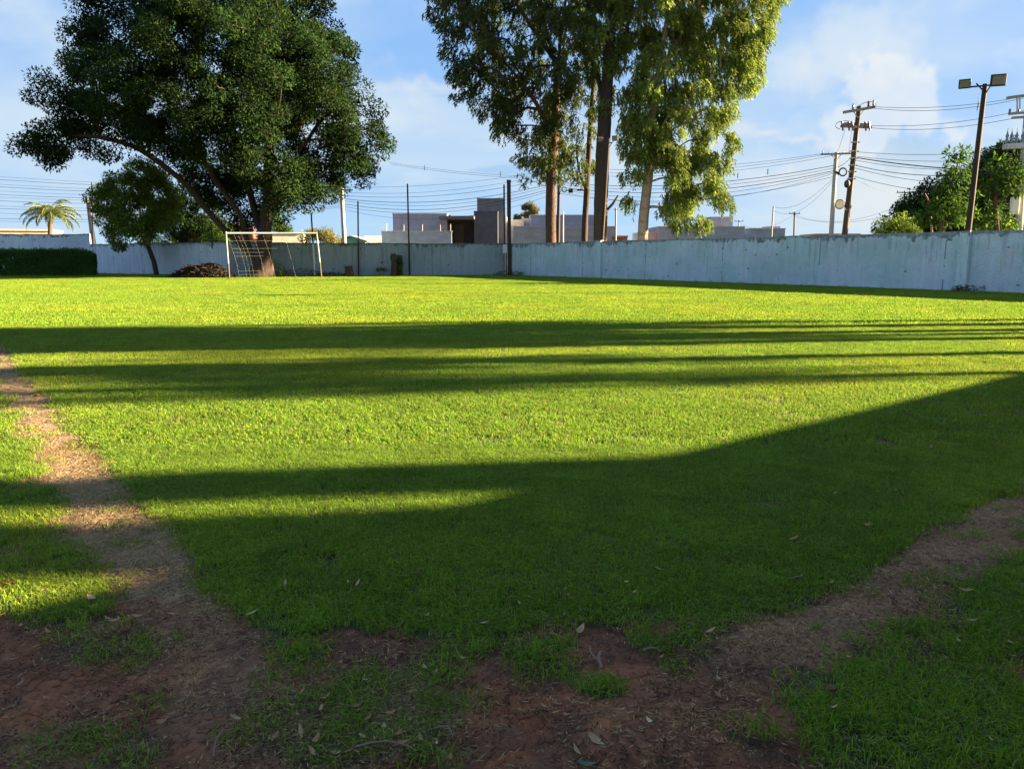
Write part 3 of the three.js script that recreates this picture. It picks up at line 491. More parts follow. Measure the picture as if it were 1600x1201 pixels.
// palm behind the left wall
{
  const r = rng(61), b = at(80, 420, 84).setY(0), t = thing('palm_tree', 'feathery palm with arching fronds above the wall at the left', 'palm', b), top = at(79, 340, 84).sub(b);
  part(t, 'trunk', swept([V(0, -0.1, 0), V(0.02, top.y * 0.5, 0), V(top.x, top.y, 0)], [0.30, 0.24, 0.2], 12, 0.06, 3), mat(lin(0.16, 0.085, 0.05), { map: barkTex }));
  for (let i = 0; i < 24; i++) {
    const a = i * 2.399 + r() * 0.4, lift = lerp(1.5, 0.42, i / 24) + 0.12 * r(), Lf = 3.0 + 0.9 * r(), lv = new Leaves(900), dir = V(Math.cos(a), 0, Math.sin(a)), rib = [], rr = [];
    let p = top.clone(), el = lift; const N = 22;
    for (let k = 0; k <= N; k++) {
      rib.push(p.clone()); rr.push(0.035 * (1 - k / N) + 0.006);
      const ax = dir.clone().multiplyScalar(Math.cos(el)).setY(Math.sin(el)), side = V(-dir.z, 0, dir.x);
      if (k > 3) for (const s of [-1, 1]) for (let m = 0; m < 3; m++) { const q = side.clone().multiplyScalar(s).addScaledVector(ax, 0.7).add(V(0, -0.55 - 0.5 * r(), 0)).normalize(), sd = q.clone().cross(unit(r)).normalize(), o = p.clone().addScaledVector(ax, m * 0.05); lv.add(o.x, o.y, o.z, q.x, q.y, q.z, sd.x, sd.y, sd.z, 0.62 * Math.sin(Math.PI * (0.12 + 0.85 * k / N)) + 0.12, 0.05, leafCol([[0.10, 0.145, 0.035], [0.14, 0.17, 0.05], [0.08, 0.12, 0.03]], r, 1)); }
      p = p.clone().addScaledVector(ax, Lf / N); el -= 0.078 + 0.02 * r() + 0.03 * k / N;
    }
    const f = part(t, 'frond', lv.geometry(), leafMat()); part(f, 'midrib', swept(rib, rr, 5), mat(lin(0.3, 0.28, 0.1)));
  }
}

// ---------------------------------------------------------------- houses beyond the walls
function block(parent, name, x0, x1, yTop, d, deepM, m, yBot = null, dx = 0) {    // a box whose front spans picture columns x0..x1 at distance d
  const a = at(x0, 400, d), b = at(x1, 400, d), h = at((x0 + x1) / 2, yTop, d).y, low = yBot === null ? -0.1 : at((x0 + x1) / 2, yBot, d).y, o = parent.position;
  return part(parent, name, box(b.x - a.x, h - low, deepM, (a.x + b.x) / 2 - o.x + dx, (h + low) / 2 - o.y, -d - deepM / 2 - o.z), m);
}
{
  const lilac = plaster(lin(0.31, 0.345, 0.49)), light = plaster(lin(0.42, 0.455, 0.59)), slate = plaster(lin(0.10, 0.11, 0.145)), slateUp = plaster(lin(0.155, 0.16, 0.20)), brown = plaster(lin(0.05, 0.05, 0.06)), white = plaster(lin(0.78, 0.74, 0.70)), coping = plaster(lin(0.56, 0.57, 0.62));
  const D = 92, m = thing('modern_house', 'modern flat roofed house of grey and slate boxes with a square tower and porch slab', 'house', at(700, 425, D).setY(0));
  block(m, 'wall', 615, 699, 334, D, 9, lilac); block(m, 'coping', 614, 700, 333, D - 0.06, 9.1, coping, 334.2);
  block(m, 'garden_wall', 597, 706, 361.5, D - 5, 0.25, light); block(m, 'coping', 596, 707, 360.5, D - 5.05, 0.35, coping, 361.8);
  block(m, 'porch_wall', 699.5, 742, 341, D + 2.2, 6, brown); block(m, 'porch_slab', 686, 741, 337, D - 2.4, 8, slateUp, 341.5); block(m, 'door', 711, 725, 350, D + 2.12, 0.15, plaster(lin(0.10, 0.085, 0.08)));
  block(m, 'front_tower', 741, 778, 330, D, 8, slate); block(m, 'coping', 740.5, 778.5, 329.3, D - 0.05, 8.1, slateUp, 330.4);
  block(m, 'upper_tower', 746, 787, 310, D + 3, 8, slateUp); block(m, 'coping', 745.5, 787.5, 309.3, D + 2.95, 8.1, lilac, 310.4);
  block(m, 'side_wall', 778.4, 792, 337, D + 4.4, 7, white);
  for (const [x, y0, y1] of [[604, 362, 349], [631, 362, 351], [660, 362, 350.5], [688, 362, 351], [704, 362, 350]]) { const a = at(x, y0, D - 4.9).sub(m.position), b = at(x, y1, D - 4.9).sub(m.position); part(m, 'fence_post', cyl(a, b, 0.03, 0.03, 6), white); }
  for (const y of [352, 355, 358]) { const a = at(604, y, D - 4.9).sub(m.position), b = at(704, y, D - 4.9).sub(m.position); part(m, 'fence_wire', cyl(a, b, 0.006, 0.006, 4), metalGrey); }
  const h2 = thing('flat_roofed_house', 'pale grey flat roofed house behind the trunks of the gum trees', 'house', at(870, 425, 96).setY(0));
  block(h2, 'wall', 829, 932, 336, 96, 8, lilac); block(h2, 'coping', 828.5, 932.5, 335.3, 95.95, 8.1, coping, 336.4); block(h2, 'garden_wall', 802, 960, 354, 90, 0.25, plaster(lin(0.42, 0.43, 0.48))); block(h2, 'coping', 801, 961, 353.2, 89.95, 0.35, coping, 354.3);
  block(h2, 'annex', 797, 816, 343, 99, 6, white); block(h2, 'annex', 817.5, 828, 341, 101, 5, white); block(h2, 'chimney', 815, 818.5, 338, 98, 0.7, white);
  const h3 = thing('flat_roofed_house', 'long low blue grey flat roofed building behind the hanging leaves of the pale gum tree', 'house', at(1120, 425, 88).setY(0));
  const bl = plaster(lin(0.28, 0.36, 0.46)); block(h3, 'wall', 1028, 1162, 354, 88, 9, bl); block(h3, 'wall', 1162.3, 1225, 357, 88.4, 8, bl); block(h3, 'upper_room', 1108, 1143, 338.5, 91, 5, plaster(lin(0.27, 0.29, 0.37))); block(h3, 'coping', 1027, 1163, 353.3, 87.95, 9.1, coping, 354.3); block(h3, 'coping', 1162.5, 1226, 356.3, 88.3, 8.2, coping, 357.3); block(h3, 'roof_hatch', 1197, 1217, 353.5, 90, 2, lilac); block(h3, 'wall', 1000, 1028, 362, 89, 6, plaster(lin(0.55, 0.55, 0.57)));
  const h4 = thing('low_shed', 'small red roofed shed in the gap between the grey houses', 'shed', at(970, 425, 84).setY(0)); block(h4, 'wall', 961, 980, 370, 84, 3, plaster(lin(0.5, 0.14, 0.12))); block(h4, 'roof', 960, 981, 368, 83.8, 3.4, plaster(lin(0.5, 0.2, 0.14)), 370.3);
  // cream building at the far left, turned so that the sun strikes it
  const cr = thing('cream_building', 'sunlit cream coloured long building above the wall at the far left', 'building', at(40, 425, 95).setY(0)), cm = plaster(lin(0.80, 0.58, 0.34));
  { const w = part(cr, 'wall', box(12, 7.0, 6, 0, 1.9, 0, 0), cm); part(cr, 'coping', box(12.3, 0.18, 6.3, 0, 5.45, 0), plaster(lin(0.8, 0.62, 0.45))); part(w, 'plinth_band', box(12.06, 0.5, 6.06, 0, 3.55, 0), plaster(lin(0.6, 0.3, 0.24))); cr.rotation.y = 0.32; cr.position.x -= 2.6; cr.position.y = -0.9; }
  // house with a red tiled roof behind the large tree
  const rd = thing('tiled_house', 'house with a red tiled roof behind the trunk of the large tree', 'house', at(378, 425, 84).setY(0)); block(rd, 'wall', 352, 402, 372, 84, 6, white);
  { const e0 = at(345, 378, 83).sub(rd.position), e1 = at(398, 378, 83).sub(rd.position), hgt = at(378, 351, 83).y, w = e1.x - e0.x, sh = new THREE.Shape([new THREE.Vector2(0, 0), new THREE.Vector2(4, 0), new THREE.Vector2(2, hgt - e0.y)].map(v => v));
    const g = new THREE.ExtrudeGeometry(sh, { depth: w, bevelEnabled: false }).rotateY(Math.PI / 2).translate(e0.x, e0.y, 3.5); part(rd, 'roof', g, plaster(lin(0.26, 0.075, 0.04)));
    const tl = []; for (let k = 0; k < 12; k++) tl.push(cyl(V(e0.x + (k + 0.5) * w / 12, e0.y + 0.02, 3.52), V(e0.x + (k + 0.5) * w / 12, hgt + 0.02, 1.52), 0.12, 0.12, 6)); part(rd, 'roof_tiles', tl, plaster(lin(0.28, 0.085, 0.045)), 'stuff'); }
  const wh = thing('white_house', 'sunlit off white low house wall behind the goal', 'house', at(448, 425, 80).setY(0)); block(wh, 'wall', 424, 474, 364, 80, 5, plaster(lin(0.92, 0.84, 0.70))); block(wh, 'coping', 423, 475, 363.2, 79.9, 5.2, white, 364.3); block(wh, 'chimney', 424.5, 428, 350, 80.6, 0.6, white); wh.rotation.y = 0.22;
  const ts = thing('gabled_shed', 'low gabled shed with a teal wall beside the concrete pole', 'shed', at(546, 425, 82).setY(0));
  { const a = at(524, 378, 82).sub(ts.position), c = at(548, 370, 82).sub(ts.position), b = at(570, 377, 82).sub(ts.position), sh = new THREE.Shape(); sh.moveTo(a.x, -0.1); sh.lineTo(b.x, -0.1); sh.lineTo(b.x, b.y); sh.lineTo(c.x, c.y); sh.lineTo(a.x, a.y); sh.closePath(); part(ts, 'wall', new THREE.ExtrudeGeometry(sh, { depth: 4, bevelEnabled: false }).translate(0, 0, -4), plaster(lin(0.16, 0.42, 0.38)));
    part(ts, 'roof', [beam(V(a.x - 0.3, a.y + 0.02, -1.9), V(c.x, c.y + 0.1, -1.9), 4.4, 0.10), beam(V(c.x + 0.02, c.y + 0.1, -1.9), V(b.x + 0.3, b.y + 0.02, -1.9), 4.4, 0.10)], plaster(lin(0.5, 0.5, 0.48))); }
  const bw = thing('garden_wall', 'short sunlit beige wall left of the modern house', 'wall', at(583, 425, 84).setY(0)); block(bw, 'wall_face', 569.5, 597, 368.5, 84, 0.3, plaster(lin(0.85, 0.72, 0.62))); bw.rotation.y = 0.3;
  const pr = thing('low_roof', 'pale sheet metal roof just above the wall at the leaning wooden pole', 'roof', at(1308, 430, 70).setY(0)); block(pr, 'wall', 1282, 1336, 367, 70, 3, plaster(lin(0.5, 0.42, 0.36))); block(pr, 'roof_sheet', 1275, 1343, 364.6, 69.4, 4.2, plaster(lin(0.62, 0.58, 0.55)), 366.4);
  const tr = thing('brown_house', 'brown brick house glimpsed behind the dark broad tree', 'house', at(305, 425, 88).setY(0)); block(tr, 'wall', 270, 335, 366, 88, 5, plaster(lin(0.30, 0.14, 0.09))); block(tr, 'roof', 266, 338, 362, 87.6, 5.8, plaster(lin(0.36, 0.17, 0.11)), 366.3);
}
// low building beside the field, outside the picture: its eave throws the shade over the near corner
{
  const e0 = V(18.3, 0, -11.3), e1 = V(1.45, 0, 1.72), d = e1.clone().sub(e0), L = d.length(), turn = Math.atan2(-d.z, d.x), t = thing('changing_room', 'low rendered building with a sloping sheet roof along the near side of the field', 'building', e0); d.normalize();
  t.rotation.y = turn; const pl = plaster(lin(0.70, 0.66, 0.58)), z = 1; // local x along the eave, local +z or -z away from the field
  const back = V(-d.z, 0, d.x), s = back.z > 0 ? 1 : -1; 
  const loc = s * (Math.cos(turn) * back.z + Math.sin(turn) * back.x) > 0 ? 1 : -1;
  part(t, 'wall', box(L - 0.6, 3.3, 5, L / 2, 1.65, loc * 3.1), pl);
  part(t, 'roof', beam(V(L / 2, 3.45, loc * 0), V(L / 2, 3.95, loc * 6), L + 0.2, 0.12), mat(lin(0.4, 0.38, 0.36), { roughness: 0.6 }));
  for (let k = 0; k < 5; k++) { const w = part(t, 'window', rbox(1.2, 0.9, 0.08, 0.02, 2.2 + k * 3.6, 1.9, loc * 0.58), metalGrey); part(w, 'pane', box(1.05, 0.75, 0.03, 2.2 + k * 3.6, 1.9, loc * 0.53), mat(lin(0.03, 0.035, 0.04), { roughness: 0.1 })); }
  part(t, 'door', rbox(0.95, 2.1, 0.08, 0.02, 4.0, 1.06, loc * 0.57), mat(lin(0.1, 0.16, 0.22)));
}

// ---------------------------------------------------------------- poles, lamps, wires
function pole(name, label, cat, x0, y0, x1, y1, d, r0, r1, m, group, foot = 0) {
  const b = at(x0, y0, d), tp = at(x1, y1, d), s = tp.clone().sub(b), base = b.clone().addScaledVector(s, (foot - b.y) / s.y), t = thing(name, label, cat, base, group);
  part(t, 'pole', cyl(V(0, -0.2, 0), tp.clone().sub(base), r0, r1, 12), m); t.userData.tip = undefined; delete t.userData.tip;
  return [t, p => p.clone().sub(base), tp, base];
}
function insulator(p, h = 0.28, r = 0.06) { const pts = [[0.02, 0], [r * 0.6, 0.02], [r, 0.10], [r * 0.5, 0.13], [r * 0.95, 0.2], [r * 0.45, 0.24], [r * 0.3, 0.28], [0.001, 0.28]].map(([a, b]) => new THREE.Vector2(a, b / 0.28 * h)); return new THREE.LatheGeometry(pts, 8).translate(p.x, p.y, p.z); }
const ceramic = mat(lin(0.10, 0.06, 0.05), { roughness: 0.35 }), galv = mat(lin(0.40, 0.41, 0.42), { metalness: 0.5, roughness: 0.5 }), woodGrey = mat(lin(0.34, 0.29, 0.25), { map: barkTex });
// floodlight poles standing at the pillars of the long wall
function floodlight(label, x0, y0, x1, y1, d, r, heads) {
  const [t, rel, tip] = pole('floodlight_pole', label, 'floodlight', x0, y0, x1, y1, d, r, r * 0.72, woodPole, undefined);
  part(t, 'bracket', [beam(rel(at(heads[0][0] + 6, heads[0][1] + 5, d - 0.25)), rel(at(heads[1][0] - 4, heads[1][1] + 7, d - 0.25)), 0.06, 0.06), beam(rel(at(x1 - 14, y1 - 1, d - 0.24)), rel(at(x1, y1 + 14, d - 0.2)), 0.04, 0.04), beam(rel(at(x1 + 12, y1 - 3, d - 0.24)), rel(at(x1 + 1, y1 + 14, d - 0.2)), 0.04, 0.04)], metalDark);
  for (const [hx, hy, s, tilt, yaw] of heads) {
    const k = (d - 0.45) / FPX, h = new THREE.Group(); h.position.copy(rel(at(hx, hy, d - 0.45))); h.rotation.set(tilt, yaw, 0, 'YXZ'); h.name = 'lamp_head'; t.add(h);
    const w = s * k; part(h, 'housing', rbox(w, w * 0.84, 0.14, 0.03, 0, 0, -0.05), metalDark); part(h, 'glass', rbox(w * 0.80, w * 0.62, 0.03, 0.01, 0, 0, 0.035), mat(lin(0.22, 0.21, 0.15), { roughness: 0.2 })); part(h, 'cooling_fins', [0, 1, 2, 3, 4, 5].map(i => box(0.02, w * 0.7, 0.08, (i / 5 - 0.5) * w * 0.8, 0, -0.155)), metalDark);
  }
  return [t, rel];
}
{
  const foot = k => { const q = picture(PILLARS[k].x, 0, PILLARS[k].z); return [q[0], q[1], -PILLARS[k].z]; }, [fx0, fy0, d0] = foot(1), [fx1, fy1, d1] = foot(0);
  const [t, rel] = floodlight('tall dark floodlight pole with two square lamps at the right end of the long wall', fx0, fy0, 1540, 131, d0, 0.13, [[1508, 131, 16, 0.25, -0.5], [1561, 125, 20.5, 0.15, -0.35]]);
  part(t, 'cable', tubeOf([[1531, 160], [1527, 175], [1531, 150]].map(q => rel(at(q[0], q[1], d0 - 0.5))), 0.012), cableMat);
  const [u, ru] = floodlight('tall dark floodlight pole in front of the thick gum tree trunk in the middle', fx1, fy1, 951, 216, d1, 0.13, [[938, 218, 9, 0.3, 0.2], [961, 216, 9, 0.3, -0.3]]);
  part(u, 'stay_arm', swept([ru(at(949, 328, d1 - 0.35)), ru(at(958, 318, d1 - 0.35)), ru(at(966, 305, d1 - 0.35))], [0.10, 0.09, 0.05], 8, 0.15, 4), woodPole);
}
// posts of the ball net along the walls: [x, top y, base x, base y, depth]
{
  const wallAt = px => { let best = 60; for (const [p, q] of [[CORNER, rightEnd], [CORNER, KINK], [KINK, leftEnd], [leftEnd, farLeft]]) for (let i = 0; i <= 400; i++) { const w = p.clone().lerp(q, i / 400), s = picture(w.x, 0, w.z); if (Math.abs(s[0] - px) < 1.2) best = -w.z; } return best; };
  const post = (label, x1, y1, x0, r, m, low, dz = 0.25) => { const d = wallAt(x0) - dz, y0 = picture(0, 0, -d)[1], [t, rel, , base] = pole('net_post', label, 'post', x0, y0, x1, y1, d, r, r * 0.9, m, undefined); if (low) { const b = at(x0, y0, d), a = b.clone().lerp(at(x1, y1, d), low); part(t, 'white_foot', cyl(V(0, 0.0, 0), a.sub(base), r * 1.12, r * 1.1, 10), mat(lin(0.7, 0.7, 0.68))); } return [t, rel, d]; };  // lower part of the post drawn white, upper part dark
  post('thin dark net post rising beside the end of the clipped hedge', 143, 285, 147, 0.07, metalDark);
  post('thin post, dark above and white below, left of the brush pile', 329, 345, 334, 0.065, metalDark, 0.5);
  post('thin post, dark above and white below, just inside the right goal post', 486, 333, 492, 0.065, metalDark, 0.52);
  post('slim dark net post between the concrete pole and the modern house', 559, 314, 560, 0.06, metalDark);
  post('thin dark net post rising in front of the modern house', 636.5, 287, 640, 0.065, metalDark);
  post('thin rusty net post beside the thick post at the wall corner', 787.5, 288, 789, 0.07, mat(lin(0.10, 0.06, 0.05)));
  const [k, rel, d] = post('thick square dark post standing in the corner where two walls meet', 795, 282, 796, 0.01, woodPole, 0, 0.5);
  k.remove(k.children[0]); const a = at(796, 431, d), b = at(795, 282, d); part(k, 'pole', beam(rel(a).setY(-0.2), rel(b), 0.30, 0.30), woodPole); part(k, 'cap', beam(rel(at(795, 285, d)), rel(at(795, 281, d)), 0.34, 0.34), metalDark);
  const bx = thing('meter_box', 'small pale electric box with a pipe on the wall beside the corner post', 'electric box', at(789, 389, d - 0.05)); part(bx, 'housing', rbox(0.36, 0.68, 0.2, 0.03), mat(lin(0.55, 0.58, 0.58))); part(bx, 'lid', rbox(0.31, 0.6, 0.03, 0.01, 0, 0, 0.105), mat(lin(0.6, 0.62, 0.62))); part(bx, 'pipe', cyl(V(0.02, -0.34, 0), V(0.02, -at(789, 389, d).y, 0.02), 0.045, 0.045, 8), mat(lin(0.55, 0.56, 0.56)));
}
// street poles
const T = {};
{
  let t, rel, tip;
  [t] = pole('utility_pole', 'tapered pale concrete pole rising from the wall right of the large tree', 'utility pole', 538, 378, 533, 292, 76, 0.24, 0.19, concrete); part(t, 'crossarm', box(2.0, 0.12, 0.12, 0, at(533, 297, 76).y, 0.2), woodGrey);
  [t, rel] = pole('utility_pole', 'brown pole with coiled cable and a black box between the gum tree trunks', 'utility pole', 872, 378, 874, 255, 71, 0.17, 0.13, woodPole);
  part(t, 'cable_coil', new THREE.TorusGeometry(0.21, 0.035, 6, 20).translate(...rel(at(882, 296, 70.8)).toArray()), cableMat); part(t, 'junction_box', rbox(0.42, 0.34, 0.3, 0.04, ...rel(at(892, 298, 70.8)).toArray()), metalDark); part(t, 'lamp_arm', [beam(rel(at(874, 297, 71)), rel(at(912, 297, 71)), 0.07, 0.05), beam(rel(at(902, 297, 70.9)), rel(at(913, 297, 70.9)), 0.2, 0.12)], metalDark);
  pole('standpipe', 'thin white pipe standing next to the brown pole among the gum trunks', 'pipe', 880, 378, 880, 330, 70, 0.055, 0.05, mat(lin(0.7, 0.7, 0.68)));
  [t, rel] = pole('utility_pole', 'slim grey pole in the gap right of the thick gum trunks', 'utility pole', 962, 378, 962.5, 325, 82, 0.11, 0.09, concrete); part(t, 'crossarm', beam(rel(at(959, 327, 81.8)), rel(at(966, 327, 81.8)), 0.08, 0.08), metalGrey);
  // grey pole with a flat crossarm and coil
  [t, rel] = pole('utility_pole', 'grey concrete pole with a level crossarm and a coiled black cable', 'utility pole', 1299, 368, 1307, 238, 60, 0.19, 0.14, concrete);
  part(t, 'crossarm', beam(rel(at(1283, 241, 59.7)), rel(at(1330, 239.5, 59.7)), 0.14, 0.12), woodGrey); part(t, 'arm_brace', [beam(rel(at(1299, 241, 59.7)), rel(at(1306, 249, 59.8)), 0.05, 0.05), beam(rel(at(1315, 241, 59.7)), rel(at(1308, 249, 59.8)), 0.05, 0.05)], metalGrey);
  part(t, 'cable_coil', [0, 1, 2].map(i => new THREE.TorusGeometry(0.26 + 0.02 * i, 0.035, 6, 22).translate(...rel(at(1317.5, 268.5, 59.6 - 0.06 * i)).toArray())), cableMat); part(t, 'splice_sleeve', cyl(rel(at(1305, 268, 59.7)), rel(at(1312, 272, 59.6)), 0.1, 0.1, 8), cableMat);
  for (const x of [1286, 1296, 1318, 1328]) part(t, 'insulator', insulator(rel(at(x, 240.5, 59.7)), 0.22, 0.055), ceramic);
  // leaning wooden pole
  [t, rel] = pole('utility_pole', 'dark leaning wooden pole with two crossarms and insulators', 'utility pole', 1320, 367, 1343, 166, 52, 0.20, 0.15, woodPole);
  part(t, 'crossarm', beam(rel(at(1318, 175.5, 51.7)), rel(at(1367, 167, 51.7)), 0.16, 0.16), woodGrey); part(t, 'crossarm', beam(rel(at(1314, 197, 51.6)), rel(at(1362, 199, 51.6)), 0.14, 0.14), woodGrey); part(t, 'crossarm', beam(rel(at(1316, 193, 52.3)), rel(at(1360, 195, 52.3)), 0.14, 0.14), woodGrey);
  part(t, 'arm_brace', [beam(rel(at(1334, 174, 51.7)), rel(at(1341, 184, 51.8)), 0.06, 0.04), beam(rel(at(1350, 171, 51.7)), rel(at(1342, 184, 51.8)), 0.06, 0.04)], metalGrey);
  for (const [x, y] of [[1333, 172], [1357, 168], [1365, 166]]) part(t, 'insulator', insulator(rel(at(x, y, 51.7)), 0.42, 0.085), ceramic);
  for (const x of [1316, 1326, 1332, 1352, 1358]) part(t, 'fuse_cutout', [cyl(rel(at(x, 190, 51.4)), rel(at(x + 1.5, 204, 51.3)), 0.07, 0.05, 8), cyl(rel(at(x - 1.5, 196, 51.35)), rel(at(x + 2, 198, 51.35)), 0.035, 0.035, 6)], ceramic);
  part(t, 'cable_loop', tubeOf([[1313, 202], [1306, 198], [1308, 192], [1320, 189], [1334, 190]].map(q => rel(at(q[0], q[1], 51.5))), 0.02), cableMat); part(t, 'cable_loop', tubeOf([[1338, 168], [1352, 160], [1365, 159], [1370, 165], [1366, 168]].map(q => rel(at(q[0], q[1], 51.5))), 0.018), cableMat);
  part(t, 'drop_cable', tubeOf([[1341, 205], [1337, 250], [1332, 290], [1328, 340]].map(q => rel(at(q[0], q[1], 51.7))), 0.03), cableMat);
  part(t, 'cable_clamp', [222, 236, 247, 258, 268, 279].map(y => { const x = lerp(1320, 1343, (367 - y) / 201); return cyl(rel(at(x - 6, y, 51.8)), rel(at(x + 7, y, 51.8)), 0.05, 0.05, 6); }), metalGrey); part(t, 'lump_splice', new THREE.SphereGeometry(0.24, 12, 10).scale(0.8, 1.1, 0.8).translate(...rel(at(1324, 287, 51.7)).toArray()), cableMat);
  part(t, 'number_plate', rbox(0.13, 0.22, 0.03, 0.01, ...rel(at(1329.5, 323, 51.7)).toArray()), mat(lin(0.3, 0.2, 0.15)));
  const dish = thing('round_dish', 'round cream disc in a dark rim hung between the two utility poles', 'dish', at(1312.5, 319, 51.8)); part(dish, 'disc', new THREE.CylinderGeometry(0.27, 0.27, 0.06, 26).rotateX(Math.PI / 2), mat(lin(0.85, 0.68, 0.45))); part(dish, 'rim', new THREE.TorusGeometry(0.29, 0.035, 8, 28), metalDark); part(dish, 'arm', tubeOf([V(0.2, 0.2, -0.05), V(0.34, 0.1, -0.05), V(0.36, -0.3, 0), V(0.5, -0.4, 0)], 0.03), metalDark);  // round dish with a bent arm, not a light source
  // far small poles with T crossarms
  const tee = (label, x0, y0, x1, y1, d, r, half, m = metalGrey) => { const [q, rl] = pole('utility_pole', label, 'utility pole', x0, y0, x1, y1, d, r, r * 0.8, m); if (half) { part(q, 'crossarm', beam(rl(at(x1 - half, y1 + 2.5, d)), rl(at(x1 + half, y1 + 2.5, d)), 0.1, 0.1), m); for (const s of [-1, 0, 1]) part(q, 'insulator', insulator(rl(at(x1 + s * half * 0.9, y1 + 2, d)), 0.25, 0.06), ceramic); } return [q, rl]; };
  tee('distant thin pole with a wide crossarm in front of the dark tree at the right', 1413, 366, 1414.5, 298, 85, 0.10, 13, metalDark);
  tee('distant pole with a short crossarm right of the long blue grey building', 1241, 369, 1242, 331, 110, 0.14, 8.5, metalDark);
  tee('distant faint pole standing behind the end of the long blue grey building', 1154.5, 372, 1155, 343, 120, 0.11, 7, metalGrey);
  const [lp, lr] = tee('slim pole tilting slightly with a wire to the grey utility pole', 1206, 366, 1209, 322, 80, 0.09, 0, concrete);
  const [dw, dr] = tee('bare reddish broken post leaning before the dark tree at the right', 1457, 366, 1453, 318, 47, 0.075, 0, mat(lin(0.34, 0.18, 0.13), { map: barkTex })); part(dw, 'broken_branch', swept([dr(at(1453, 318, 47)), dr(at(1449, 308, 47)), dr(at(1446, 302, 47))], [0.05, 0.04, 0.02], 6), mat(lin(0.34, 0.2, 0.15)));
  tee('left one of two weathered wooden posts behind the wall by the hedge', 142, 368, 135, 310, 78, 0.13, 0, woodGrey); tee('right one of two weathered wooden posts behind the wall by the hedge', 146, 368, 140, 316, 78, 0.12, 0, woodGrey);
  // transformer pole at the right edge
  [t, rel] = pole('transformer_pole', 'concrete pole at the right edge with crossarms, upright insulators and a pale box', 'utility pole', 1592, 366, 1609, 130, 46, 0.22, 0.16, concrete);
  const dd = 45.7; part(t, 'crossarm', beam(rel(at(1574, 153, dd)), rel(at(1640, 144, dd)), 0.15, 0.15), woodGrey); part(t, 'crossarm', beam(rel(at(1577, 178, dd)), rel(at(1640, 172, dd)), 0.15, 0.12), woodGrey); part(t, 'crossarm', beam(rel(at(1582, 184, dd - 0.3)), rel(at(1640, 180, dd - 0.3)), 0.15, 0.12), woodGrey); part(t, 'platform', beam(rel(at(1571, 229, dd)), rel(at(1640, 226, dd)), 0.5, 0.28), galv);
  for (const x of [1573, 1580, 1588, 1597, 1606]) part(t, 'bushing', [insulator(rel(at(x, 227, dd)), 0.75, 0.10), cyl(rel(at(x, 214, dd)), rel(at(x + 3, 200, dd)), 0.02, 0.015, 5)], mat(lin(0.13, 0.16, 0.20), { roughness: 0.3 }));
  for (const x of [1578, 1592]) part(t, 'insulator', insulator(rel(at(x, 178, dd)), 0.3, 0.08), ceramic); part(t, 'hanger', [1590, 1594].map(x => beam(rel(at(x, 153, dd)), rel(at(x, 176, dd)), 0.06, 0.06)), galv);
  part(t, 'meter_cabinet', rbox(0.42, 0.98, 0.3, 0.05, ...rel(at(1586, 321, dd + 0.1)).toArray()), mat(lin(0.68, 0.66, 0.62))); part(t, 'cabinet_bracket', beam(rel(at(1577, 338, dd)), rel(at(1592, 344, dd)), 0.06, 0.06), galv); part(t, 'transformer', [new THREE.CylinderGeometry(0.55, 0.55, 1.3, 18).translate(...rel(at(1622, 212, dd + 0.8)).toArray()), new THREE.SphereGeometry(0.55, 18, 8, 0, 7, 0, 1.57).scale(1, 0.3, 1).translate(...rel(at(1622, 195, dd + 0.8)).toArray())], galv);
}
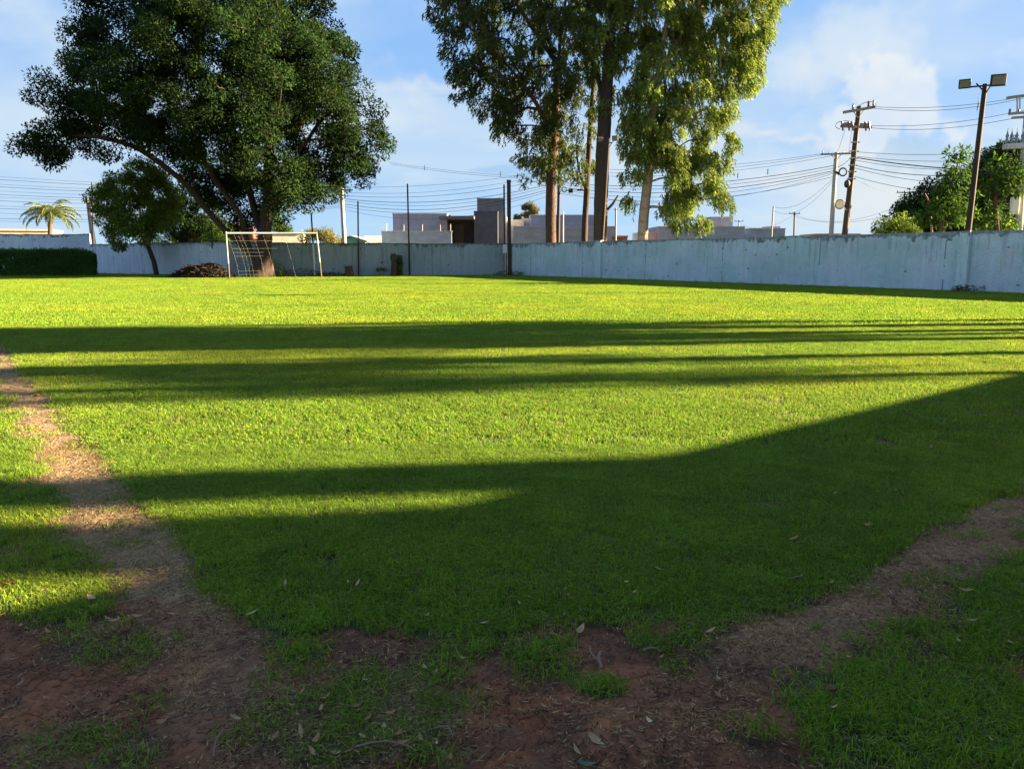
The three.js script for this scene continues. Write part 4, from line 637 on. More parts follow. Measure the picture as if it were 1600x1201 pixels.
// wires: [x0, y0, depth0, x1, y1, depth1, sag in metres, thickness]
{
  const ORD = ['topmost', 'second', 'third', 'fourth', 'fifth', 'sixth', 'seventh', 'eighth', 'ninth', 'tenth', 'eleventh', 'twelfth', 'lowest'];
  const w = (list, where, group) => list.forEach(([x0, y0, d0, x1, y1, d1, sag, r], k) => { const a = at(x0, y0, d0), b = at(x1, y1, d1), pts = []; for (let i = 0; i <= 8; i++) { const t = i / 8, p = a.clone().lerp(b, t); p.y -= sag * 4 * t * (1 - t); pts.push(p.sub(a)); } solo('power_line', new THREE.TubeGeometry(new THREE.CatmullRomCurve3(pts), 16, r, 4, false), cableMat, where.replace('#', ORD[k]), 'wire', a, group); });
  const left = [270, 274, 281, 287, 293, 298, 304, 309, 317, 323, 330, 338, 344].map((y, i) => [-120, y - 4 + (i % 3), 88, 533, 293 + (y - 270) * 0.42, 76, 0.5 + 0.03 * i, 0.012 + 0.006 * (i % 2)]);
  w(left, '# thin cable, counted downwards, strung above the hedge wall at the left', 'cables above the left wall');
  w([[533, 292, 76, 873, 264, 71, 0.5, 0.012], [533, 300, 76, 873, 268, 71, 0.75, 0.012], [533, 305, 76, 873, 275, 71, 0.8, 0.016], [533, 310, 76, 873, 284, 71, 0.95, 0.022], [533, 313, 76, 873, 287, 71, 1.1, 0.014], [533, 318, 76, 873, 291, 71, 1.2, 0.02], [533, 322, 76, 873, 294, 71, 1.3, 0.014], [533, 326, 76, 873, 300, 71, 1.6, 0.012]], '# cable, counted downwards at the concrete pole, sagging over the modern house', 'cables above the modern house');
  w([[606, 253, 80, 873, 277, 71, 0.3, 0.011], [610, 256, 80, 873, 280, 71, 0.3, 0.012]], '# thin wire of two falling to the right above the modern house', 'falling wires above the modern house');
  solo('wire_spacer', box(0.05, 0.5, 0.05), metalDark, 'tiny upright spacer on the falling wires, nearer the large tree', 'spacer', at(663, 262, 78)); solo('wire_spacer', box(0.05, 0.5, 0.05), metalDark, 'tiny upright spacer on the falling wires, nearer the gum trees', 'spacer', at(782, 272, 74));
  w([[873, 262, 71, 1286, 240, 60, 0.55, 0.012], [873, 266, 71, 1297, 240, 60, 0.7, 0.012], [873, 271, 71, 1318, 240, 60, 0.8, 0.012], [873, 285, 71, 1306, 258, 60, 0.8, 0.022], [873, 288, 71, 1306, 262, 60, 0.9, 0.014], [873, 292, 71, 1306, 266, 60, 1.0, 0.022], [873, 296, 71, 1306, 268, 60, 1.2, 0.014], [873, 299, 71, 1306, 270, 60, 1.5, 0.012], [873, 302, 71, 1306, 275, 60, 1.2, 0.014]], '# cable, counted downwards, strung behind the gum trees to the grey crossarm pole', 'cables behind the gum trees');
  solo('wire_spacer', box(0.05, 0.42, 0.05), metalDark, 'tiny upright spacer on the cables, close to the gum leaves', 'spacer', at(1153, 274, 63)); solo('wire_spacer', box(0.05, 0.42, 0.05), metalDark, 'tiny upright spacer on the cables, midway to the grey crossarm pole', 'spacer', at(1200, 268, 62));
  w([[1209, 323, 80, 1305, 275, 60, 0.9, 0.014], [1209, 329, 80, 1305, 278, 60, 1.2, 0.012]], '# sagging service wire between the slim tilted pole and the grey crossarm pole', 'service wires of the tilted pole');
  w([[1307, 240, 60, 1322, 197, 52, 0.2, 0.012], [1326, 241, 60, 1332, 197, 52, 0.2, 0.012], [1306, 262, 60, 1336, 240, 52, 0.15, 0.02]], 'short jumper cable between the two poles, # by its lower end', 'jumper cables between two poles');
  w([[1358, 166, 51.7, 1625, 146, 45.7, 0.35, 0.013], [1366, 169, 51.7, 1610, 151, 45.7, 0.4, 0.013], [1362, 196, 51.5, 1600, 172, 45.7, 0.3, 0.013], [1355, 199, 51.5, 1610, 179, 45.7, 0.4, 0.013]], '# thin upper wire, counted downwards, from the leaning wooden pole past the floodlight pole', 'upper wires right of the leaning pole');
  w([[1338, 237, 52, 1605, 232, 45.9, 0.25, 0.013], [1338, 244, 52, 1605, 244, 45.9, 0.3, 0.013], [1338, 246, 52, 1605, 268, 45.9, 0.2, 0.032], [1337, 250, 52, 1605, 258, 45.9, 0.4, 0.014], [1336, 258, 52, 1605, 262, 45.9, 0.55, 0.02], [1335, 262, 52, 1605, 282, 45.9, 0.5, 0.014], [1334, 275, 52, 1605, 300, 45.9, 0.5, 0.014], [1334, 278, 52, 1403, 300, 85, 0.3, 0.012]], '# lower cable, counted downwards, from the leaning wooden pole to the transformer pole', 'lower cables right of the leaning pole');
  w([[1160, 352, 120, 1241, 335, 110, 1.0, 0.014], [1241, 335, 110, 1412, 318, 85, 1.4, 0.014], [1241, 338, 110, 1412, 330, 85, 1.0, 0.014]], '# faint low wire between the distant crossarm poles', 'low wires between distant poles');
}

// ---------------------------------------------------------------- the far end: goal, pile, stumps
{
  const gl = ground(358, 436), gr = ground(502, 433.5), t = thing('goal_frame', 'worn football goal with pale posts and a torn net before the large tree', 'goal', gl), w = gr.clone().sub(gl), D = -gl.z;
  const hL = at(357, 364, D).y, hR = at(497, 364, -gr.z).y, paint = mat(lin(0.30, 0.32, 0.30), { map: grainTex, roughness: 0.6 }), shadedAndJoint = mat(lin(0.20, 0.22, 0.21), { map: grainTex }), rust = mat(lin(0.10, 0.085, 0.07), { map: grainTex });
  const tl = V(-0.05, hL, 0), tr = w.clone().add(V(-0.22, hR, 0));
  for (const [b, tp] of [[V(0, 0, 0), tl], [w.clone(), tr]]) { const p = part(t, 'goal_post', cyl(b.clone().lerp(tp, 0.34), tp, 0.062, 0.06, 12), paint); part(p, 'worn_foot', cyl(b.clone().setY(-0.1), b.clone().lerp(tp, 0.34), 0.064, 0.064, 12), rust); part(p, 'corner_joint', cyl(tp.clone().add(V(0, -0.45, 0)), tp.clone().add(V(0, 0.1, 0)), 0.066, 0.066, 12), shadedAndJoint); }
  part(t, 'crossbar', cyl(tl.clone().add(V(-0.05, 0, 0)), tl.clone().lerp(tr, 0.55), 0.056, 0.056, 12), paint); part(t, 'crossbar', cyl(tl.clone().lerp(tr, 0.551), tr.clone().add(V(0.05, 0, 0)), 0.054, 0.054, 12), shadedAndJoint);  // right part of the bar is coloured darker for the shade on it
  const net = [], back = V(0.1, 0, -1.7), r = rng(71), P = (u, v) => { const top = tl.clone().lerp(tr, u), bot = w.clone().multiplyScalar(u).add(back), q = bot.lerp(top, Math.min(1, v)); q.z -= 0.5 * Math.sin(Math.PI * v) * (0.6 + 0.3 * Math.sin(u * 9)); return q; };
  for (let i = 0; i <= 26; i++) { const u = i / 26; if (r() < (u > 0.42 ? 0.85 : 0.45)) continue; net.push(tubeOf([0.03, 0.3, 0.6, 0.95].map(v => P(u, v)), 0.0028, 3, 6)); }
  for (let k = 1; k <= 11; k++) { if (r() < 0.4) continue; const v = k / 12, end = 0.2 + 0.5 * r(); net.push(tubeOf([0, 0.33, 0.66, 1].map(f => P(f * end, v)), 0.0028, 3, 10)); }
  part(t, 'net', net, mat(lin(0.34, 0.35, 0.34)), 'stuff');
}
{
  const r = rng(81), c = ground(318, 434), t = thing('brush_pile', 'heap of dark dry branches and leaves lying left of the goal', 'brush pile', c), st = [], lv = new Leaves(6000);
  const H = (x, z) => 1.05 * Math.max(0, 1 - (x / 2.3) ** 2 - (z / 1.1) ** 2) * (0.75 + 0.5 * fbm(x * 1.3 + 5, z * 2, 3));
  for (let i = 0; i < 420; i++) { const x = (r() - 0.5) * 4.4, z = (r() - 0.5) * 2, h = H(x, z); if (h <= 0.02) continue; const y = h * (0.4 + 0.65 * r()), a = r() * 6.3, l = 0.35 + r() * 0.9; const m = V(x, y, z), d = V(Math.cos(a), (r() - 0.5) * 0.5, Math.sin(a) * 0.6).multiplyScalar(l / 2); st.push(cyl(m.clone().sub(d), m.clone().add(d), 0.022, 0.010, 4)); }
  part(t, 'dry_branches', st, mat(lin(0.034, 0.024, 0.019)), 'stuff');
  for (let i = 0; i < 4200; i++) { const x = (r() - 0.5) * 4.8, z = (r() - 0.5) * 2.2, h = H(x, z); if (h <= 0.01 && r() < 0.7) continue; const q = unit(r).setY((r() - 0.6) * 0.6).normalize(), s = q.clone().cross(unit(r)).normalize(); lv.add(x, 0.02 + h * (0.55 + 0.45 * r()), z, q.x, q.y, q.z, s.x, s.y, s.z, 0.2, 0.09, leafCol([[0.045, 0.03, 0.022], [0.03, 0.026, 0.018], [0.07, 0.04, 0.025], [0.028, 0.034, 0.018]], r, 1)); }
  part(t, 'dry_leaves', lv.geometry(), leafMat({ transmission: 0.1 }), 'stuff');
}
{
  // cut stumps
  const stump = (label, px, py, h, rb, rt, seed, m, flare) => { const b = ground(px, py), t = thing('tree_stump', label, 'stump', b), n = 12, pts = [], rad = []; for (let i = 0; i <= n; i++) { const k = i / n; pts.push(V(0.02 * Math.sin(k * 4), k * h - 0.08, 0)); rad.push(lerp(rt, rb, Math.pow(1 - k, flare))); } part(t, 'trunk', swept(pts, rad, 18, 0.24, seed), m); part(t, 'cut_face', new THREE.CylinderGeometry(rt * 0.93, rt * 0.93, 0.05, 18).translate(0.02 * Math.sin(4), h - 0.075, 0), mat(lin(0.40, 0.24, 0.14), { map: grainTex })); return t; };
  stump('short flared reddish stump standing right of the goal by the wall', 545.5, 432, 0.86, 0.44, 0.25, 5, barkRed, 1.8);
  stump('tall narrow cut trunk standing against the wall beside a leafy shoot', 615, 431.5, 1.78, 0.24, 0.19, 6, barkRed, 2.5);
  const b = ground(621, 431), r = rng(91), t = thing('leafy_sapling', 'small leafy shoot growing at the right of the tall cut trunk', 'plant', b), lv = new Leaves(1500);
  part(t, 'stem', [[0.05, 1.5, 0], [0.22, 1.3, 0.1], [-0.1, 1.0, 0.1], [0.35, 0.9, -0.1], [-1.5, 0.55, 0.2]].map(([x, y, z]) => swept([V(0, -0.05, 0), V(x * 0.3, y * 0.6, z * 0.5), V(x, y, z)], [0.022, 0.016, 0.008], 5)), barkDark);
  for (let i = 0; i < 620; i++) { const far = i > 560, x = far ? -1.1 + (r() - 0.7) * 0.7 : 0.12 + (r() - 0.5) * 0.55, y = far ? 0.4 + r() * 0.2 : 0.1 + r() * 1.45, z = (r() - 0.5) * 0.5, q = unit(r).add(V(0, -0.3, 0)).normalize(), s = q.clone().cross(unit(r)).normalize(); lv.add(x, y, z, q.x, q.y, q.z, s.x, s.y, s.z, 0.16, 0.08, leafCol(GREEN_FRESH, r, 0.9)); }
  part(t, 'leaves', lv.geometry(), leafMat(), 'stuff');
  // low weeds at the foot of the large tree and of the walls
  const foot = (label, px, py, w, h, n, seed, cols) => { const c = ground(px, py), q = rng(seed), l = new Leaves(n), t2 = thing('weed_patch', label, 'weeds', c); for (let i = 0; i < n; i++) { const x = (q() - 0.5) * w, z = (q() - 0.5) * 0.8, y = q() * h * (1 - Math.abs(x / w)), a = unit(q).setY(Math.abs(q()) * 0.8).normalize(), s = a.clone().cross(unit(q)).normalize(); l.add(x, y, z, a.x, a.y, a.z, s.x, s.y, s.z, 0.16, 0.05, leafCol(cols, q, 1)); } part(t2, 'leaves', l.geometry(), leafMat(), 'stuff'); };
  foot('green shoots sprouting from the right side of the large tree base', 432, 432.4, 1.2, 1.3, 520, 92, GREEN_MANGO); foot('brown dry weeds along the wall foot behind the right goal post', 470, 432, 3.6, 0.6, 520, 93, [[0.16, 0.10, 0.05], [0.10, 0.09, 0.03]]); foot('dry debris lying between the right goal post and the short stump', 518, 431.5, 2.2, 0.3, 360, 94, [[0.20, 0.12, 0.07], [0.13, 0.09, 0.05]]); foot('low weeds at the foot of the floodlight pole at the right', 1520, 456, 1.6, 0.3, 260, 96, [[0.06, 0.11, 0.025], [0.10, 0.08, 0.04]]); foot('low weeds at the foot of the corner where two walls meet', 795, 431.5, 2.2, 0.45, 320, 95, [[0.06, 0.09, 0.025], [0.10, 0.08, 0.04]]);
}

// ---------------------------------------------------------------- turf: blades, dry clippings, soil crumbs
function tuft(seed, n, rad, h0, h1, wid, spread, cols) {
  const r = rng(seed), pos = [], col = [], idx = [];
  for (let i = 0; i < n; i++) {
    const a = r() * 6.2832, d = rad * Math.sqrt(r()), x = d * Math.cos(a), z = d * Math.sin(a), h = lerp(h0, h1, r()), b = r() * 6.2832, le = spread * (0.3 + r()), dx = Math.cos(b) * le * h, dz = Math.sin(b) * le * h, s = b + 1.57 + (r() - 0.5) * 1.2, w = wid * (0.6 + 0.7 * r()) / 2, sx = Math.cos(s) * w, sz = Math.sin(s) * w, c = leafCol(cols, r, 1), o = pos.length / 3;
    pos.push(x - sx, -0.006, z - sz, x + sx, -0.006, z + sz, x + dx * 0.4 - sx, h * 0.62, z + dz * 0.4 - sz, x + dx * 0.4 + sx, h * 0.62, z + dz * 0.4 + sz, x + dx * 1.15, h * (1 - 0.35 * Math.min(1, le)), z + dz * 1.15);
    for (let k = 0; k < 5; k++) col.push(...c);
    idx.push(o, o + 1, o + 3, o, o + 3, o + 2, o + 2, o + 3, o + 4);
  }
  const g = new THREE.BufferGeometry(); g.setAttribute('position', new THREE.Float32BufferAttribute(pos, 3)); g.setAttribute('color', new THREE.Float32BufferAttribute(col, 3)); g.setIndex(idx); return g;
}
function strewn(seed, n, rad, len, wid, cols) {      // dry stems lying flat and crossing
  const r = rng(seed), lv = new Leaves(n);
  for (let i = 0; i < n; i++) { const a = r() * 6.2832, d = rad * Math.sqrt(r()), q = V(Math.cos(r() * 6.28), (r() - 0.4) * 0.5, Math.sin(r() * 6.28)).normalize(), s = q.clone().cross(V(r() - 0.5, 1, r() - 0.5)).normalize(); lv.add(d * Math.cos(a), 0.002 + 0.014 * r(), d * Math.sin(a), q.x, q.y, q.z, s.x, s.y, s.z, len * (0.4 + r()), wid, leafCol(cols, r, 1), 0.1); }
  return lv.geometry();
}
const TURF = [[0.200, 0.325, 0.022], [0.160, 0.29, 0.022], [0.235, 0.355, 0.024], [0.21, 0.315, 0.022], [0.125, 0.25, 0.022], [0.26, 0.34, 0.030], [0.30, 0.285, 0.08]];
const STRAW = [[0.42, 0.29, 0.15], [0.32, 0.21, 0.10], [0.50, 0.36, 0.19], [0.20, 0.12, 0.065], [0.36, 0.28, 0.12]];
{
  const bladeMat = leafMat({ roughness: 0.95, transmission: 0.45, specularIntensity: 0.12 }), strawMat = leafMat({ roughness: 0.95, transmission: 0.15 });
  const M = new THREE.Matrix4(), Q = new THREE.Quaternion(), UPV = V(0, 1, 0), C = new THREE.Color();
  const lawn = new THREE.Group(); lawn.name = 'lawn_grass'; lawn.userData.kind = 'stuff'; lawn.userData.label = 'short green turf covering the playing field'; scene.add(lawn);
  const dryG = new THREE.Group(); dryG.name = 'dry_clippings'; dryG.userData.kind = 'stuff'; dryG.userData.label = 'dry straw coloured clippings on the worn tracks'; scene.add(dryG);
  const emit = (parent, name, geos, list, m) => geos.forEach((g, k) => { const mine = list.filter((_, i) => i % geos.length === k); if (!mine.length) return; const im = new THREE.InstancedMesh(g, m, mine.length); im.name = name; im.userData.kind = 'stuff'; mine.forEach((q, i) => { Q.setFromAxisAngle(UPV, q.a); M.compose(V(q.x, q.y ?? 0, q.z), Q, V(q.s, q.h, q.s)); im.setMatrixAt(i, M); im.setColorAt(i, C.setRGB(...q.c)); }); parent.add(im); });
  const inside = (x, z) => { // this side of the walls
    const side = (p, q) => (q.x - p.x) * (z - p.z) - (q.z - p.z) * (x - p.x);
    return side(CORNER, rightEnd) > 0.15 && (x < KINK.x ? side(leftEnd, KINK) > 0.1 : side(KINK, CORNER) > 0.1);
  };
  const tint = (x, z, r) => { const n = fbm(x * 0.55 + 3, z * 0.55 + 8, 4), f = fbm(x * 3.5, z * 3.5 + 40, 3), y = sstep(0.40, 0.68, n), k = 0.66 + 0.42 * f + 0.26 * r(); return [k * lerp(0.90, 1.16, y), k * lerp(0.98, 1.06, y), k * lerp(1.0, 1.05, y)]; };
  const zone = (d0, d1, cell, seed, make, pad) => { const r = rng(seed), out = []; for (let z = -d0; z > -d1; z -= cell) { const half = 0.70 * -z + pad; for (let x = -half; x < half; x += cell) { const px = x + (r() - 0.5) * cell * 1.3, pz = z + (r() - 0.5) * cell * 1.3, k = r(); make(px, pz, k, r, out); } } return out; };
  // near turf
  const nearT = [1, 2, 3, 4, 5].map(i => tuft(100 + i, 38, 0.06, 0.014, 0.036, 0.0027, 1.35, TURF)), longT = [1, 2, 3].map(i => tuft(150 + i, 24, 0.035, 0.028, 0.068, 0.0032, 1.05, TURF));
  const dryT = [1, 2, 3].map(i => strewn(200 + i, 34, 0.06, 0.026, 0.0026, STRAW));
  const near = [], tall = [], dry = [], mid = [], dryMid = [], far = [], weeds = [];
  const yOf = () => -0.004;
  zone(1.4, 6.0, 0.042, 7, (x, z, k, r) => {
    const [g, d] = cover(x, z), shaggy = fbm(x * 4 + 30, z * 4 + 12, 3);
    if (k < g * (0.55 + 0.45 * sstep(0.34, 0.50, fbm(x * 9 + 5, z * 9 + 3, 3)))) { const h = 0.7 + 0.75 * shaggy + 0.25 * r(); near.push({ x, z, a: r() * 6.28, s: 0.9 + 0.4 * r(), h: h * (z > -3.1 ? 0.85 : 1), c: tint(x, z, r) }); if (shaggy > 0.58 && r() < 0.16) tall.push({ x, z, a: r() * 6.28, s: 0.9 + 0.5 * r(), h: 0.7 + 0.5 * r(), c: tint(x, z, r) }); }
    else if (z > -3.4 && g > 0.02 && k < 0.05) tall.push({ x, z, a: r() * 6.28, s: 0.5 + 0.5 * r(), h: 0.4 + 0.4 * r(), c: tint(x, z, r) });
    if (r() < d * 0.8 || (r() < 0.035)) { const q = 0.7 + 0.5 * r(), ol = z > -2.95 && g > 0.15; dry.push({ x, z, a: r() * 6.28, s: 0.7 + 0.7 * r(), h: 0.8 + 0.5 * r(), c: ol ? [q * 0.62, q * 0.8, q * 0.7] : [q, q, q] }); }
  }, 0.7);
  emit(lawn, 'grass_tufts', nearT, near, bladeMat); emit(lawn, 'grass_tufts', longT, tall, bladeMat); emit(dryG, 'dry_stems', dryT, dry, strawMat);
  zone(6.0, 17, 0.105, 8, (x, z, k, r) => {
    const [g, d] = cover(x, z), sh = fbm(x * 2.6 + 30, z * 2.6 + 12, 3);
    if (k < g * (0.6 + 0.4 * sstep(0.3, 0.45, fbm(x * 4 + 5, z * 4 + 3, 3)))) mid.push({ x, z, a: r() * 6.28, s: 0.9 + 0.4 * r(), h: 0.62 + 0.85 * sh + 0.3 * r(), c: tint(x, z, r) });
    if (r() < d * 0.9) { const q = 0.8 + 0.5 * r(); dryMid.push({ x, z, a: r() * 6.28, s: 1.6 + 0.7 * r(), h: 1.5, c: [q, q, q] }); }
  }, 1.6);
  emit(lawn, 'grass_tufts', [1, 2, 3, 4].map(i => tuft(300 + i, 80, 0.115, 0.018, 0.042, 0.0052, 1.0, TURF)), mid, bladeMat); emit(dryG, 'dry_stems', dryT, dryMid, strawMat);
  zone(17, 64, 0.27, 9, (x, z, k, r) => { if (!inside(x, z)) return; const [g] = cover(x, z); if (k < g) far.push({ x, z, a: r() * 6.28, s: 0.9 + 0.4 * r(), h: 0.75 + 0.6 * r() + 0.5 * fbm(x * 0.9, z * 0.9, 3), c: tint(x, z, r) }); }, 3);
  emit(lawn, 'grass_tufts', [1, 2, 3, 4].map(i => tuft(400 + i, 110, 0.29, 0.022, 0.055, 0.013, 0.8, TURF)), far, bladeMat);
  { const r = rng(19), bits = [], lit = [1, 2].map(i => strewn(500 + i, 7, 0.05, 0.022, 0.005, [[0.07, 0.04, 0.028], [0.11, 0.06, 0.04], [0.045, 0.03, 0.022], [0.26, 0.17, 0.10]])); for (let i = 0; i < 5200; i++) { const z = -1.5 - 2.2 * r(), x = (r() - 0.5) * 2 * (0.7 * -z + 0.5), [g] = cover(x, z); if (g > 0.6 || fbm(x * 3 + 20, z * 3, 3) < 0.40) continue; const q = 0.7 + 0.6 * r(); bits.push({ x, z, a: r() * 6.28, s: 0.6 + 0.8 * r(), h: 0.7, c: [q, q, q] }); } emit(dryG, 'leaf_litter', lit, bits, strawMat); }
  // loose crumbs of soil on the bare ground
  const cr = [], crumb = new THREE.IcosahedronGeometry(1, 0); { const r = rng(17); for (let i = 0; i < 12000; i++) { const z = -1.5 - 3.6 * r() * r(), x = (r() - 0.5) * 2 * (0.7 * -z + 0.5), [g] = cover(x, z); if (g > 0.5 || fbm(x * 5 + 70, z * 5, 3) < 0.42) continue; const q = 0.55 + 0.6 * r(); cr.push({ x, z, y: -0.004 + 0.003 * r(), a: r() * 6.28, s: 0.0015 + 0.008 * r() * r() * r(), h: 0.002 + 0.004 * r() * r(), c: [q, q * 0.97, q * 0.95] }); } }
  const crumbs = new THREE.Group(); crumbs.name = 'soil_crumbs'; crumbs.userData.kind = 'stuff'; crumbs.userData.label = 'loose crumbs of red brown soil on the worn corner'; scene.add(crumbs);
  emit(crumbs, 'soil_crumbs', [crumb], cr, mat(lin(0.22, 0.11, 0.075), { roughness: 1 }));
}

// ---------------------------------------------------------------- fallen leaves and twigs lying on the near ground
{
  const r = rng(111);
  const leafShape = (L, W, curl, twist, seed) => {   // a curled lens-shaped blade with a midrib fold
    const q = rng(seed), n = 8, pos = [], idx = [], col = [];
    for (let i = 0; i <= n; i++) { const t = i / n, w = W / 2 * Math.pow(Math.sin(Math.PI * Math.min(0.985, t * 0.96 + 0.02)), 0.8) * (1 - 0.25 * t), y = curl * L * (4 * (t - 0.5) ** 2) * 0.35 + 0.006, tw = twist * (t - 0.5), e = 0.25 * w + 0.1 * w * q(); for (const s of [-1, 0, 1]) { pos.push((t - 0.5) * L, y + (s ? e : 0) + s * w * Math.sin(tw), s * w * Math.cos(tw)); const k = 0.85 + 0.3 * q(); col.push(k, k, k); } if (i) for (const k of [0, 1]) { const a = (i - 1) * 3 + k; idx.push(a, a + 1, a + 3, a + 1, a + 4, a + 3); } }
    const g = new THREE.BufferGeometry(); g.setAttribute('position', new THREE.Float32BufferAttribute(pos, 3)); g.setAttribute('color', new THREE.Float32BufferAttribute(col, 3)); g.setIndex(idx); g.computeVertexNormals(); return g;
  };
  const shapes = [leafShape(0.055, 0.018, 0.5, 0.8, 1), leafShape(0.045, 0.020, 0.8, -1.0, 2), leafShape(0.060, 0.016, 0.3, 0.5, 3), leafShape(0.038, 0.022, 0.7, 1.2, 4), leafShape(0.05, 0.024, 1.0, 0.3, 5)];
  const big = [leafShape(0.085, 0.042, 0.5, 0.5, 6), leafShape(0.10, 0.038, 0.8, -0.8, 7)];
  const tones = { tan: [0.34, 0.20, 0.11], pale: [0.44, 0.30, 0.18], brown: [0.17, 0.08, 0.045], red: [0.26, 0.09, 0.045], white: [0.62, 0.53, 0.42], green: [0.10, 0.17, 0.12] };
  const mats = {}; for (const k in tones) mats[k] = new THREE.MeshPhysicalMaterial({ color: lin(...tones[k]), vertexColors: true, roughness: 0.9, specularIntensity: 0.2, transmission: 0.12, thickness: 0, side: THREE.DoubleSide });
  const drop = (px, py, tone, label, group, bigOne) => {
    const p = ground(px, py), g = bigOne ? big[Math.floor(r() * big.length)] : shapes[Math.floor(r() * shapes.length)], o = solo('dry_leaf', g, mats[tone], label, 'leaf', p, group);
    const [gr] = cover(p.x, p.z), k = bigOne ? 0.75 : 0.55 + 0.4 * r(); o.position.y = 0.002 + 0.022 * gr; o.rotation.set((r() - 0.5) * 0.7, r() * 6.28, (r() - 0.5) * 0.7); o.scale.setScalar(k * (py < 860 ? 1.5 : 1)); return o;
  };
  const NTH = ['leftmost', 'second from left', 'third from left', 'fourth from left', 'fifth from left', 'sixth from left', 'seventh from left', 'eighth from left', 'ninth from left', 'tenth from left', 'eleventh from left', 'rightmost'];
  const spread = (s, tone, label, group) => { const list = s.split(' ').map(q => q.split(',').map(Number)), rows = list.length > 14 ? 3 : 1, per = Math.ceil(list.length / rows); list.sort((p, q) => p[1] - q[1]);
    for (let k = 0; k < rows; k++) list.slice(k * per, (k + 1) * per).sort((p, q) => p[0] - q[0]).forEach(([x, y], i, a) => { const q = r(); drop(x, y, tone === 'mix' ? (q < 0.5 ? 'tan' : q < 0.85 ? 'pale' : 'tan') : tone, `${label}${rows > 1 ? ', ' + ['far', 'middle', 'near'][k] + ' row' : ''}, ${i === a.length - 1 ? 'rightmost' : NTH[i]}`, group); }); };
  spread('472,1085 458,1107 501,1114 642,1087 536,1139 504,1140 514,1127 569,1160 600,1142 622,1152 658,1162 626,1167 682,1168 493,1165 488,1180 587,1162 701,1193 520,1184 429,1158 509,1097 663,1049 682,1054 677,1073 557,1110 610,1120 640,1130 470,1150 545,1180 575,1128 650,1185', 'mix', 'small dry leaf on the cut grass patch', 'leaves on the cut grass patch');
  spread('31,1071 73,1092 266,1072 283,1065 353,1044 368,1123 252,1131 259,1158 427,1036 404,1138 75,990 31,979', 'mix', 'small dry leaf on the soil at lower left', 'leaves on the soil at the lower left');
  spread('169,970 179,972 185,968 204,964 215,964 271,961 395,967 233,944', 'pale', 'pale dry leaf at the shaded end of the left track', 'leaves at the shaded end of the left track');
  spread('545,918 559,920 446,921 666,971 758,982 724,1032 990,935 978,918 813,953 1030,898 1110,993', 'pale', 'pale dry leaf at the ragged near turf edge', 'leaves at the near edge of the turf');
  spread('958,1057 1043,1070 964,1138 886,1120 1123,1088 1128,1163 901,1176 1126,1064 1031,1034 850,1105 1180,1100', 'mix', 'small dry leaf on the bare middle soil', 'leaves on the bare soil in the middle');
  spread('1369,961 1492,959 1519,976 1300,1118 1329,1036 1225,1041 1463,921 1499,1012 1579,1011 1550,1169', 'pale', 'pale dry leaf in the lower right rough grass', 'leaves in the grass at the lower right');
  spread('1354,828 1396,773 1456,706 1100,760 870,870 1240,850', 'tan', 'dry leaf on the shaded turf', 'leaves on the shaded turf');
  drop(679, 1122, 'brown', 'large brown curled dry leaf on the cut grass patch', undefined, true); drop(609, 1196, 'brown', 'large brown leaf at the bottom edge, next to the cut grass', undefined, true);
  drop(713, 1077, 'red', 'small reddish curled leaf at the right rim of the cut grass patch'); drop(573, 1068, 'white', 'small whitish leaf at the top of the cut grass patch');
  drop(143, 943, 'pale', 'pale upright leaf in the sunlit grass patch at the left', undefined, true); drop(70, 931, 'tan', 'tan leaf in the sunlit grass patch at the left edge'); drop(7, 921, 'red', 'large red brown leaf at the left edge of the sunlit patch', undefined, true);
  drop(128, 867, 'tan', 'long tan leaf in the shaded grass left of the track', undefined, true); drop(237, 664, 'tan', 'single tan leaf on the sunlit turf beside the left track'); drop(58, 621, 'red', 'dark red leaf on the sunlit left track', undefined, true);
  drop(651, 905, 'pale', 'pale folded leaf standing out on the dark turf left of the middle', undefined, true); drop(907, 986, 'pale', 'pale folded leaf on the turf edge above the bare soil', undefined, true); drop(1015, 1129, 'white', 'narrow pale green leaf on bare soil in the middle foreground'); drop(931, 1160, 'pale', 'pale torn leaf on the bare soil near the bottom', undefined, true);
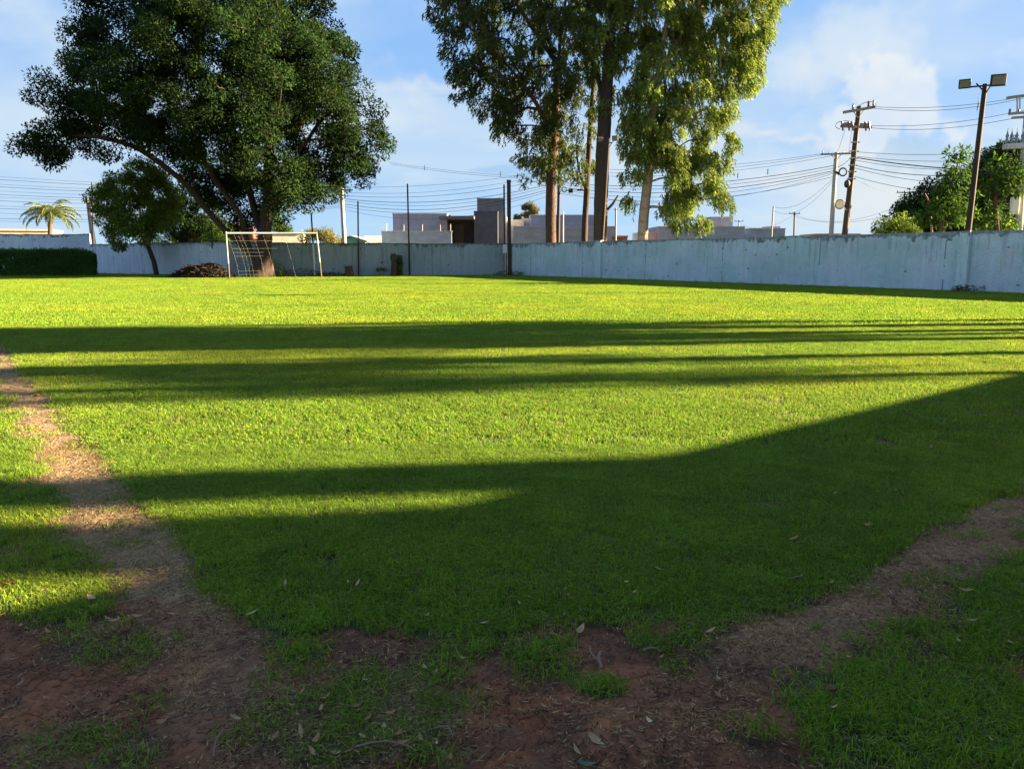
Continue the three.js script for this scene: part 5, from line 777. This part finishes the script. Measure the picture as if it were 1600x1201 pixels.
  drop(917, 1198, 'green', 'blue green leaf at the bottom edge on bare soil', undefined, true); drop(1303, 778, 'pale', 'pale leaf alone on the shaded turf at the right'); drop(1300, 916, 'tan', 'brown tan leaf on the right track'); drop(1504, 930, 'tan', 'broad tan leaf in the rough grass right of the track', undefined, true); drop(1300, 1086, 'brown', 'brown curled leaf at the left rim of the lower right grass', undefined, true); drop(1570, 813, 'pale', 'narrow pale leaf on the right track at the picture edge');
  const twig = (a, b, rad, label, bend = 0.1) => { const p = ground(...a), q = ground(...b).sub(p), m = q.clone().multiplyScalar(0.5).add(V(q.z * bend, 0.012, -q.x * bend)), [g] = cover(p.x, p.z); p.y = 0.006 + 0.02 * g; solo('twig', swept([V(0, 0, 0), q.clone().multiplyScalar(0.25).add(V(q.z * bend * 0.7, 0.008, -q.x * bend * 0.7)), m, q.clone().multiplyScalar(0.75).add(V(q.z * bend * 0.6, 0.010, -q.x * bend * 0.6)), q], [rad, rad * 0.95, rad * 0.85, rad * 0.75, rad * 0.5], 6), mat(lin(0.20, 0.13, 0.09)), label, 'twig', p); };
  twig([556, 1173], [650, 1178], 0.0035, 'long dark twig lying across the cut grass patch'); twig([676, 1145], [708, 1160], 0.003, 'short bent twig at the right side of the cut grass patch', 0.3);
  twig([941, 1046], [940, 1019], 0.0065, 'thick short stick standing out on soil at the turf edge'); twig([936, 1036], [923, 1012], 0.0045, 'forked brown stick beside the thick short stick', 0.15); twig([1005, 1018], [1034, 1020], 0.006, 'short stick lying flat below the grass clumps', 0.05); twig([1111, 1113], [1123, 1125], 0.003, 'tiny pale twig on the bare soil right of the middle');
  twig([1528, 873], [1531, 846], 0.004, 'thin upright pale stalk on the right track', 0.3); twig([333, 1186], [350, 1142], 0.003, 'pale thin stalk lying on the soil at the lower left', 0.05); twig([384, 1098], [368, 1072], 0.003, 'dark bent twig on the soil left of the cut grass', 0.2); twig([1140, 1000], [1200, 1015], 0.003, 'thin dry stem along the end of the right track', 0.1); twig([906, 1118], [950, 1108], 0.003, 'curved thin root on the soil below the grass clumps', -0.25); twig([1252, 906], [1232, 912], 0.004, 'curved dry stem in the turf at the end of the right track', 0.35);
}

scene.traverse(o => { if (o.isMesh) { o.castShadow = true; o.receiveShadow = true; } });
renderer.render(scene, camera);
